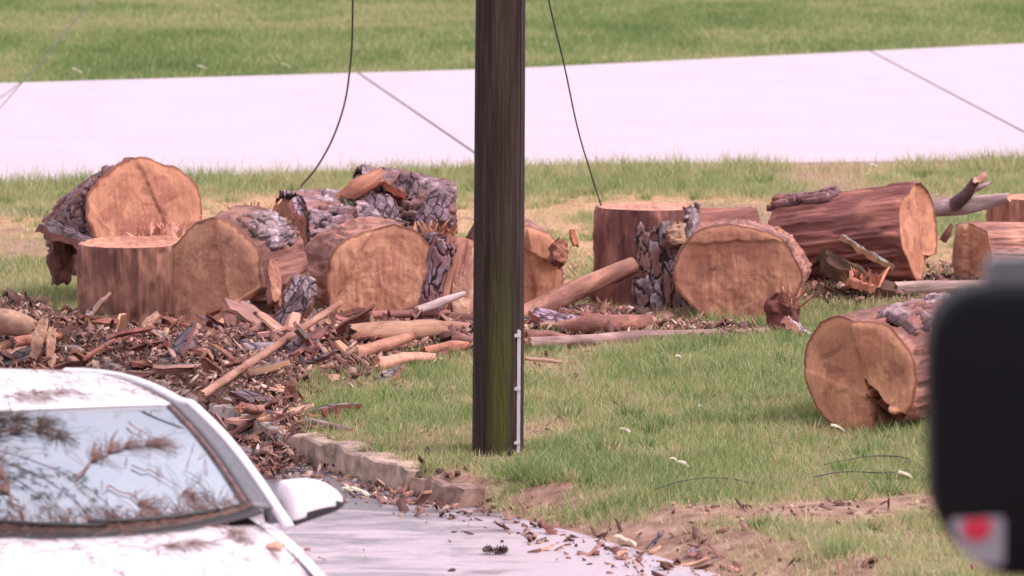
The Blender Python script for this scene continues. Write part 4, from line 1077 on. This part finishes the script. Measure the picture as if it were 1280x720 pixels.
def car_sheet(name, fn, mat, nu=30, nv=20, thick=.012, flip=False, parent=car, **k):
    V, F = sheet(fn, nu, nv, **k)
    me = mesh_np(name, V, F if flip else F[:, ::-1], [mat])
    bm = bmesh.new(); bm.from_mesh(me)
    bmesh.ops.recalc_face_normals(bm, faces=bm.faces)
    bm.faces.ensure_lookup_table()
    if sum(f.normal.z for f in bm.faces) < 0: bmesh.ops.reverse_faces(bm, faces=bm.faces)
    bmesh.ops.solidify(bm, geom=bm.faces[:], thickness=thick)
    bm.to_mesh(me); bm.free()
    me.polygons.foreach_set('use_smooth', np.ones(len(me.polygons), bool))
    return link(name, me, parent)
roof_ = car_sheet('roof', RF, M_paint)
car_sheet('bonnet', HD, M_paint, v0=.06, v1=1)
wsl = car_sheet('windscreen', WS, M_glass, thick=.005, u0=-.985, u1=.985, v0=.02, v1=.985)
car_sheet('black_glass_border', lambda u, v: WS(u, v) + np.array([0, .004, .006]), M_black, nv=4, thick=.002, u0=-.985, u1=.985, v0=-.01, v1=.05)
# lower body shell by cross sections (local y forward)
secs = []
for y, wv, zt, zb in ((1.22, .60, .62, .30), (1.14, .74, .74, .22), (.95, .83, .80, .20), (.5, .87, .885, .20), (0.0, .885, .955, .20), (-.28, .89, .985, .20), (-.9, .895, .985, .2), (-1.8, .895, .99, .2), (-2.5, .88, 1.0, .2), (-2.95, .82, .98, .22), (-3.15, .72, .85, .3)):
    top = max(.56 * wv, wv - .16)
    secs.append([(top, y, zt), (wv - .06, y, zt - .03), (wv - .015, y, zt - .10), (wv, y, (zt + zb) / 2 + .05), (wv - .01, y, zb + .15), (wv - .05, y, zb)])
Vb, Fb = [], []
for sgn in (1, -1):
    o0 = len(Vb)
    for s_ in secs: Vb += [(x * sgn * .935, y, z) for x, y, z in s_]
    Fb += [tuple(f + o0) for f in grid_faces(len(secs), 6)]
n6 = 6; off = len(secs) * n6
for e in (0, len(secs) - 1):           # front and rear panels
    for q in range(n6 - 1):
        a = e * n6 + q
        Fb.append((a, a + 1, off + a + 1, off + a))
for i in range(len(secs) - 1):         # deck under the cabin and bonnet, floor
    a, b = i * n6, (i + 1) * n6
    dz = n6 - 1
    Fb.append((a + dz, b + dz, off + b + dz, off + a + dz))
    if i >= 8: Fb.append((a, b, off + b, off + a))
me = mesh_np('body', Vb, Fb, [M_paint])
bm = bmesh.new(); bm.from_mesh(me); bmesh.ops.recalc_face_normals(bm, faces=bm.faces); bm.to_mesh(me); bm.free()
body = link('body', me, car)
sb = body.modifiers.new('sub', 'SUBSURF'); sb.levels = 2; sb.render_levels = 2
# fender crown joining bonnet edge to the flank
def FEN(sgn):
    def f(u, q):
        e = HD(np.full_like(u, 1.0), q)
        x = e[..., 0] + .003 + u * (.105 - .05 * q); z = e[..., 2] - .006 - .085 * u ** 2.2 + .010 * np.sin(PI * u)
        return np.stack([x * sgn, e[..., 1], z], -1)
    return f
for sgn in (1, -1): car_sheet('fender', FEN(sgn), M_paint, 14, 24, u0=0, u1=1)
# pillars: rubber channel along the glass edge, grey trim, painted frame outside
def PIL(sgn, d0, d1, h0, h1):
    def f(u, v):
        e = WS(np.full_like(u, .985), v); x = e[..., 0] + d0 + (d1 - d0) * u + .02 * (1 - v) * u
        z = e[..., 2] + h0 + (h1 - h0) * u
        return np.stack([x * sgn, e[..., 1] - .02 * u, z], -1)
    return f
for sgn in (1, -1):
    car_sheet('pillar_seal', PIL(sgn, -.004, .014, .004, .008), M_seal, 5, 24, u0=0, u1=1)
    car_sheet('pillar_trim', PIL(sgn, .016, .100, .010, -.004), M_greytrim, 5, 24, u0=0, u1=1)
    def rail(v):                       # painted frame from the fender up the pillar and back along the roof
        pts = []
        for t in np.linspace(-.16, 1, 18):
            e = WS(np.array(.985), np.array(t)); pts.append(Vector((sgn * (e[0] + .112 + .022 * (1 - t)), e[1] - .03, e[2] - .008)))
        for q in np.linspace(.06, 1, 12):
            e = RF(np.array(1.0), np.array(q)); pts.append(Vector((sgn * (e[0] + .075), e[1], e[2] - .016)))
        return pts
    ps = rail(0)
    Vt, Ft, _ = tube(ps, [.024] * len(ps), 3, nt=12, rough=0, jag=0)
    link('door_frame', mesh_np('door_frame', Vt, Ft, [M_paint]), car)
    def SW(u, q):
        top = RF(np.full_like(u, 1.0), q * .92); x = (top[..., 0] + .05) * (1 - u) + .83 * u
        y = (top[..., 1]) * (1 - u) + (-.3 - 2.05 * q) * u
        return np.stack([x * sgn, y, (top[..., 2] - .04) * (1 - u) + .985 * u], -1)
    car_sheet('side_window', SW, M_glass, 8, 20, .005, u0=0, u1=1)
def RW(u, v):
    a = RF(u, np.full_like(u, 1.0)); b = np.stack([u * .68, np.full_like(u, -2.95), np.full_like(u, 1.0)], -1)
    return a * (1 - v[..., None]) + b * v[..., None]
car_sheet('rear_window', RW, M_glass, 12, 10, .005)
# cowl, wipers, dashboard
def CW(u, v): 
    e = WS(u, np.zeros_like(u)); return np.stack([e[..., 0] * 1.03, e[..., 1] + .085 - .13 * v, e[..., 2] - .002 + .012 * v], -1)
car_sheet('cowl_panel', CW, M_black, 30, 4, .01)
for x0, x1 in ((-.52, .08), (.02, .58)):
    pts = []
    for t in np.linspace(0, 1, 7):
        x = x0 + (x1 - x0) * t; e = WS(np.array(x / .69), np.array(.035 + .03 * t)); pts.append(Vector((e[0], e[1] + .004, e[2] + .012)))
    link('wiper', mesh_np('wiper', *tube(pts, [.010] * 7, 4, nt=6, rough=0, jag=0)[:2], [M_black]), car)
def DB_(u, v): return np.stack([u * .68, .03 - .68 * v - .18 * u ** 2, .945 - .05 * v + 0 * u], -1)
car_sheet('dashboard', DB_, M_black, 10, 6, .05)
def FL(u, v): return np.stack([u * .75, -.6 - 2.2 * v, .42 + 0 * u], -1)
car_sheet('cabin_floor', FL, M_black, 4, 4, .05)
for sx_ in (-.36, .36):
    bmx = box_mesh('front_seat', .48, .16, .72, M_black, .06); o = link('front_seat', bmx, car); o.location = (sx_, -1.25, .82); o.rotation_euler = (R(14), 0, 0)
    o2 = link('headrest', box_mesh('headrest', .26, .1, .18, M_black, .04), o); o2.location = (0, -.02, .44)
# door mirrors
def mirror(sgn):
    xs = np.concatenate([[-.145, -.143, -.138], np.linspace(-.12, .10, 14), [.125, .142, .152, .157]])
    V, F, n = [], [], 28
    for x in xs:
        t = (x + .145) / .302
        zt = .098 * (1 - max(0, (t - .30) / .70) ** 2.4 * 1.0) - .002; zb = -.100 + .062 * t
        e = min(1, (x + .147) / .02 + .35) if x < -.12 else 1
        e = max(.02, math.sqrt(max(0, 1 - max(0, (t - .8) / .2) ** 2))) if t > .8 else e
        c = (zt + zb) / 2; hz = max(.004, (zt - zb) / 2) * (.9 + .1 * e if t < .5 else e); hy = (.085 - .03 * t) * e
        for k in range(n):
            a = 2 * PI * k / n; ca, sa_ = math.cos(a), math.sin(a)
            V.append((x, math.copysign(abs(ca) ** .8, ca) * hy * (1 if ca > 0 else .6), c + math.copysign(abs(sa_) ** .62, sa_) * hz))
    F = [tuple(f) for f in grid_faces(len(xs), n, True)] + [tuple(range(n))[::-1], tuple(range((len(xs) - 1) * n, len(xs) * n))]
    me = mesh_np('mirror_shell', V, F, [M_paint, M_black])
    for p in me.polygons:
        t = (p.center.x + .145) / .302
        if p.center.z < -.100 + .062 * t + .046: p.material_index = 1
    root = link('side_mirror', me, car)
    root.matrix_local = Matrix.Translation((sgn * 1.022, -.36, 1.005)) @ Matrix.Diagonal((sgn * 1.06, 1.06, 1.08, 1)) @ Matrix.Rotation(R(-PSI * .6), 4, 'Z')
    Vt, Ft, _ = tube([(-.20, -.02, -.045), (-.10, 0, -.03)], [.035, .04], 9, nt=10, rough=0, jag=0)
    link('mirror_foot', mesh_np('mirror_foot', Vt, Ft, [M_greytrim]), root)
    gl = link('mirror_glass', box_mesh('mirror_glass', .2, .006, .12, M_greytrim, .002), root); gl.location = (0, -.055, .01)
for sgn in (1, -1): mirror(sgn)
def wheel(x, y):
    root = empty('wheel', (0, 0, 0)); root.parent = car; root.location = (x, y, .31)
    for nm, rad_, wd, mat in (('tyre', .31, .2, M_rubber), ('rim', .2, .205, M_rim)):
        bm = bmesh.new(); bmesh.ops.create_cone(bm, cap_ends=True, segments=36, radius1=rad_, radius2=rad_, depth=wd)
        bmesh.ops.rotate(bm, verts=bm.verts, matrix=Matrix.Rotation(PI / 2, 3, 'Y')); bmesh.ops.bevel(bm, geom=[e for e in bm.edges if e.calc_face_angle(0) > 1], offset=.02, segments=2, affect='EDGES')
        me = bpy.data.meshes.new(nm); bm.to_mesh(me); bm.free(); me.materials.append(mat); link(nm, me, root)
for x in (-.80, .80):
    for y in (.45, -2.1): wheel(x, y)
for x in (-.58, .58):
    h_ = link('headlight', box_mesh('headlight', .34, .14, .13, M_lamp, .04), car); h_.location = (x, 1.11, .68); h_.rotation_euler = (R(-20), 0, R(-18 if x > 0 else 18))
gr = link('grille', box_mesh('grille', .7, .06, .12, M_black, .02), car); gr.location = (0, 1.2, .52)
bu = link('bumper', box_mesh('bumper', 1.5, .2, .2, M_paint, .07), car); bu.location = (0, 1.14, .38)

# pine twigs and needles lying on the car
M_needle = mat_simple('brown pine needles', (0.20, 0.105, 0.085), .7, .4, 30, .1, .3, True)
def on_car(fn, u, v, dz=.008):
    p = fn(np.array(float(u)), np.array(float(v))); p = Vector(p); p.z += dz; return CAR @ p
def needles(fn, n, seed, ulim, vlim, lmin=.05, lmax=.14, dens=None, wk=1.0):
    g = np.random.default_rng(seed); V, F = [], []
    inv = CAR
    for i in range(n):
        u, v = g.uniform(*ulim), g.uniform(*vlim)
        if dens is not None and g.uniform() > dens(u, v): continue
        du, dv = g.normal(0, 1, 2); k = g.uniform(lmin, lmax) / math.hypot(du, dv) / .75
        pts = [on_car(fn, u + du * k * t, np.clip(v + dv * k * t, 0.0, 1.0), .006 + .01 * (1 - (2 * t - 1) ** 2)) for t in (0, .5, 1)]
        b = len(V); w_ = g.uniform(.0006, .0014) * wk
        for p in pts:
            V += [p + Vector((-w_, 0, 0)), p + Vector((w_, 0, 0)), p + Vector((0, -w_ * .5, w_ * 1.6))]
        for s_ in (0, 3):
            for a, c in ((0, 1), (1, 2), (2, 0)): F.append((b + s_ + a, b + s_ + c, b + s_ + c + 3, b + s_ + a + 3))
    return V, F
for fn, n, seed, ul, vl, lab, dens in (
        (HD, 230, 1, (-1, 1), (0, .95), 'scattered brown pine needles on the bonnet of the white car', None),
        (WS, 2300, 2, (-.97, .97), (.0, .16), 'drift of brown pine needles along the windscreen foot', lambda u, v: math.exp(-v * 22)),
        (WS, 60, 3, (-.95, .95), (.1, .98), 'scattered brown pine needles over the windscreen glass', None),
        (RF, 200, 4, (-1, .95), (0, .6), 'scattered brown pine needles on the roof of the white car', None)):
    V, F = needles(fn, n, seed, ul, vl, dens=dens, wk=1.5 if fn is HD else 1.2)
    tag(link('pine_needles', mesh_np('pine_needles', V, F, [M_needle], False)), lab, 'pine needles', kind='stuff')
def twig(label, fn, path, r_, seed, tufts=3, mat=M_inner, color=(.8, .8, .8)):
    g = np.random.default_rng(seed)
    uv = []
    for i in range(len(path) - 1):                      # bend the stem
        for t in (0, .33, .66):
            uv.append((path[i][0] + (path[i + 1][0] - path[i][0]) * t + g.normal(0, .012), path[i][1] + (path[i + 1][1] - path[i][1]) * t + g.normal(0, .010)))
    uv.append(path[-1])
    pts = [on_car(fn, u, v, .012 + .006 * float(g.uniform())) for u, v in uv]
    root = empty('pine_twig', pts[0]); tag(root, label, 'pine twig', 'fallen pine twigs on the white car')
    rel = [p - pts[0] for p in pts]
    link('stem', mesh_np('stem', *tube(rel, [r_ * .62 * (1 - .75 * i / (len(rel) - 1)) for i in range(len(rel))], seed, nt=7, rough=.25, jag=.1)[:2], [mat]), root, color)
    for k in range(2):
        i0 = int(g.integers(1, len(uv) - 1)); u, v = uv[i0]; du, dv = g.normal(0, .12), g.normal(0, .12)
        q = [on_car(fn, u + du * t, v + dv * t, .010) - pts[0] for t in (0, .5, 1)]
        link('side_shoot', mesh_np('side_shoot', *tube(q, [r_ * .3, r_ * .22, r_ * .08], seed + k, nt=6, rough=.2, jag=.1)[:2], [mat]), root, color)
    for k in range(tufts):
        i0 = len(uv) - 1 - (k * 2) % len(uv); u, v = uv[i0]; V, F = [], []
        a0 = math.atan2(rel[-1].z - rel[0].z, -(rel[-1].x - rel[0].x)) + g.normal(0, .5)
        for i in range(30):
            a = a0 + g.normal(0, .6); L_ = g.uniform(.06, .16)
            ps_ = [on_car(fn, u + math.cos(a) * L_ * t / .62, np.clip(v + math.sin(a) * L_ * t / .86, 0, 1), .010 + .015 * t * (1 - t) * 2) - pts[0] for t in (0, .5, 1)]
            q = (ps_[2] - ps_[0]).cross(Vector((0, -.3, 1))).normalized() * .0012; b = len(V)
            for p_ in ps_: V += [p_ - q, p_ + q]
            F += [(b, b + 1, b + 3, b + 2), (b + 2, b + 3, b + 5, b + 4)]
        tag(link('needle_tuft', mesh_np('needle_tuft', V, F, [M_needle], False), root, color), kind='stuff')
# local +x is the picture's left
twig('reddish twig with needle tuft in the middle of the windscreen', WS, [(.10, .34), (-.05, .50), (-.30, .58), (-.52, .60)], .007, 21, 4)
twig('twig standing upright at the left of the windscreen', WS, [(.52, .10), (.54, .25), (.56, .42), (.64, .52)], .008, 22, 4)
twig('dark pine twig across the upper left of the windscreen', WS, [(.92, .62), (.62, .70), (.32, .82), (.08, .74)], .010, 23, 5, color=(.25, .28, .22))
twig('second dark pine twig under the header at the left', WS, [(.96, .88), (.70, .90), (.42, .93), (.2, .84)], .009, 24, 5, color=(.25, .28, .22))
twig('thin twig on the right half of the windscreen', WS, [(-.32, .42), (-.48, .34), (-.58, .20)], .005, 25, 1)
twig('thin twig low on the right half of the windscreen', WS, [(-.05, .30), (-.22, .22), (-.34, .05)], .006, 26, 2)
twig('short twig near the right edge of the windscreen', WS, [(-.50, .78), (-.53, .70), (-.60, .62)], .005, 27, 1)
twig('dark twig clump low at the far left of the windscreen', WS, [(.9, .10), (.78, .30), (.86, .45)], .010, 28, 6, color=(.3, .38, .28))
twig('twig lying on the right of the bonnet', HD, [(-.55, .12), (-.66, .22), (-.62, .36)], .006, 29, 2)
twig('thin twig lying across the middle of the bonnet', HD, [(.1, .3), (-.1, .34), (-.3, .30)], .004, 30, 2)
twig('twig lying on the roof of the white car', RF, [(.3, .12), (.05, .2), (-.15, .15)], .005, 31, 3)
lf = link('dry_leaf', slab_mesh('dry_leaf', .10, .08, .004, .5, 9, M_pinkchip, M_pinkchip, .01, 5, 3), None, (1.1, .9, .8)); lf.location = on_car(HD, -.86, .42, .02); tag(lf, 'pinkish dry leaf on the right bonnet corner of the white car', 'leaf')

# ------------------------------------------------------------------ lorry whose mirror reaches into the picture
mc = atd(1252, 536, 9.0)
TR = Matrix.Translation((mc.x, mc.y, 0))
lorry = empty('parked_lorry', TR)
tag(lorry, 'dark lorry close at the right edge, only its black mirror with red patch in view', 'lorry')
M_housing = mat_simple('black mirror housing', (0.006, 0.006, 0.008), .6, .2, 30, .05, .15)
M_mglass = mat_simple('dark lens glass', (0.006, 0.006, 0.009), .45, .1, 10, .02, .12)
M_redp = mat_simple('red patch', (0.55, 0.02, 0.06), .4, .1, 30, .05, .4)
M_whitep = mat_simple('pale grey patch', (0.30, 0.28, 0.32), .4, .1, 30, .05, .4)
def outline_mesh(name, pts, y0, y1, mat, bev=.02):
    bm = bmesh.new()
    f = bm.faces.new([bm.verts.new((x, y1, z)) for x, z in pts])
    r_ = bmesh.ops.extrude_face_region(bm, geom=[f])
    bmesh.ops.translate(bm, vec=(0, y0 - y1, 0), verts=[v for v in r_['geom'] if isinstance(v, bmesh.types.BMVert)])
    bmesh.ops.recalc_face_normals(bm, faces=bm.faces)
    es = [e for e in bm.edges if abs(e.verts[0].co.y - e.verts[1].co.y) < 1e-6]
    if bev: bmesh.ops.bevel(bm, geom=es, offset=bev, segments=4, affect='EDGES', profile=.6)
    me = bpy.data.meshes.new(name); bm.to_mesh(me); bm.free(); me.materials.append(mat)
    return me
def rounded(pts, rr, n=7):
    out = []
    for i, p in enumerate(pts):
        a, b = Vector(pts[i - 1]), Vector(pts[(i + 1) % len(pts)]); p = Vector(p); r0 = rr[i]
        d1, d2 = (a - p).normalized() * r0, (b - p).normalized() * r0
        for k in range(n):
            t = k / (n - 1); q = (p + d1) * (1 - t) ** 2 + p * 2 * t * (1 - t) + (p + d2) * t * t
            out.append((q.x, q.y))
    return out
k_ = 1 / 711.
base = [((1158 - 1252) * k_, (536 - 480) * k_), ((1158 - 1252) * k_, (536 - 354) * k_), ((1345 - 1252) * k_, (536 - 352) * k_), ((1345 - 1252) * k_, (536 - 720) * k_), ((1240 - 1252) * k_, (536 - 720) * k_), ((1164 - 1252) * k_, (536 - 655) * k_)]
hs = outline_mesh('side_mirror', rounded(base, [.025, .115, .06, .05, .045, .065]), -.06, .10, M_housing, .022)
sm = link('side_mirror', hs, lorry); sm.location = (0, 0, mc.z)
def px2(p): return [((x - 1252) * k_, (536 - y) * k_) for x, y in p]
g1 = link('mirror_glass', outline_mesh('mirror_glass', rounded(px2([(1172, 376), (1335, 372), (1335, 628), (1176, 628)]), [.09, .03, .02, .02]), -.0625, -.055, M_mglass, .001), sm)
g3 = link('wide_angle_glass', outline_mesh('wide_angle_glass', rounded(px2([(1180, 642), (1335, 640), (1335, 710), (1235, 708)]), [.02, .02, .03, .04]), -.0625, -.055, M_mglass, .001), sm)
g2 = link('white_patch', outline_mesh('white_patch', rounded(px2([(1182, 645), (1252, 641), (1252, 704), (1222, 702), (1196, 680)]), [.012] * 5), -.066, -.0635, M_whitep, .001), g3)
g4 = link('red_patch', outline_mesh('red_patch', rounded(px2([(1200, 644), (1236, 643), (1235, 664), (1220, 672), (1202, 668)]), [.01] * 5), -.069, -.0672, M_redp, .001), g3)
top_b = link('mirror_bracket', outline_mesh('mirror_bracket', rounded(px2([(1228, 357), (1234, 320), (1345, 318), (1345, 357)]), [.004, .016, .006, .004]), .0, .05, M_greytrim, .003), sm)
for zc in (.10, -.12):
    a_ = link('mirror_arm', mesh_np('mirror_arm', *tube([(.08, .04, mc.z + zc), (.22, .10, mc.z + zc), (.42, .16, mc.z + zc)], [.016] * 3, 8, nt=10, rough=0, jag=0)[:2], [M_housing]), lorry)
M_lp = mat_simple('dark lorry paint', (0.05, 0.05, 0.055), .35, .1, 20, .03, .5)
cab = link('cab', box_mesh('cab', 2.2, 2.6, 2.5, M_lp, .12), lorry); cab.location = (1.5, -.9, 2.0)
for yy in (-1.6, -.1):
    rt = empty('wheel', (0, 0, 0)); rt.parent = lorry; rt.location = (.75, yy, .46)
    for nm, rad_, wd, mat in (('tyre', .5, .28, M_rubber), ('rim', .28, .29, M_rim)):
        bm = bmesh.new(); bmesh.ops.create_cone(bm, cap_ends=True, segments=32, radius1=rad_, radius2=rad_, depth=wd); bmesh.ops.rotate(bm, verts=bm.verts, matrix=Matrix.Rotation(PI / 2, 3, 'Y'))
        me = bpy.data.meshes.new(nm); bm.to_mesh(me); bm.free(); me.materials.append(mat); link(nm, me, rt)

# ------------------------------------------------------------------ pine beside the road, out of frame to the left, mirrored in the windscreen
M_trunk = M_bark
pine = empty('pine_tree', (-5.9, 26.6, -.1))
tag(pine, 'pine tree left of the frame whose dark boughs are mirrored in the windscreen', 'tree')
V, F, _ = tube([(0, 0, -.3), (.05, 0, 4), (-.05, .1, 9), (.1, 0, 15)], [.30, .26, .20, .06], 61, nt=16, rough=.1)
link('trunk', mesh_np('trunk', V, F, [M_wood]), pine, (.5, .45, .45))
gt = np.random.default_rng(5)
NV, NF = [], []
for i in range(34):
    tip = ((-1.5, 26.0, 7.9), (-2.2, 25.7, 8.3), (-1.9, 27.0, 8.2), (-1.0, 22.6, 8.0), (-.2, 22.9, 8.2), (-1.9, 22.3, 7.8), (.5, 23.4, 8.3), (-1.6, 23.0, 8.5), (-2.4, 26.6, 8.9))
    z0 = gt.uniform(5.5, 14); a = gt.uniform(-1.3, .5) if i < 24 else gt.uniform(0, 6.28); L_ = (16 - z0) * .44 * gt.uniform(.75, 1.15) + .9
    d = Vector((math.cos(a), math.sin(a), 0)); p0 = Vector((0, 0, z0)); p1 = p0 + d * L_ * .5 + Vector((0, 0, .35)); p2 = p0 + d * L_ + Vector((0, 0, .2))
    if i < len(tip): p2 = Vector(tip[i]) - Vector((-5.9, 26.6, -.1)); p0 = Vector((0, 0, p2.z - .5)); p1 = p0.lerp(p2, .5) + Vector((0, 0, .2))
    V, F, _ = tube([p0, p1, p2], [.06, .035, .012], 100 + i, nt=7, rough=.1)
    link('bough', mesh_np('bough', V, F, [M_wood]), pine, (.5, .45, .45))
    for k in range(48 if i < len(tip) else 10):
        t = gt.uniform(.3, 1.05) ** (.5 if i < len(tip) else 1); c = (p0.lerp(p1, t * 2) if t < .5 else p1.lerp(p2, t * 2 - 1)) + Vector(gt.normal(0, .22, 3))
        for q in range(26):
            n_ = Vector(gt.normal(0, 1, 3)).normalized(); n_.z = abs(n_.z) * .6; l2 = gt.uniform(.14, .26); w2 = n_.cross(Vector(gt.normal(0, 1, 3))).normalized() * .006; b = len(NV)
            NV += [c - w2, c + w2, c + n_ * l2]; NF.append((b, b + 1, b + 2))
M_pn = mat_simple('green pine needles', (0.055, 0.085, 0.035), .6, .3, 8, .1, .3)
tag(link('needles', big_mesh('needles', np.array([tuple(v) for v in NV]), np.array(NF), M_pn), pine), kind='stuff')
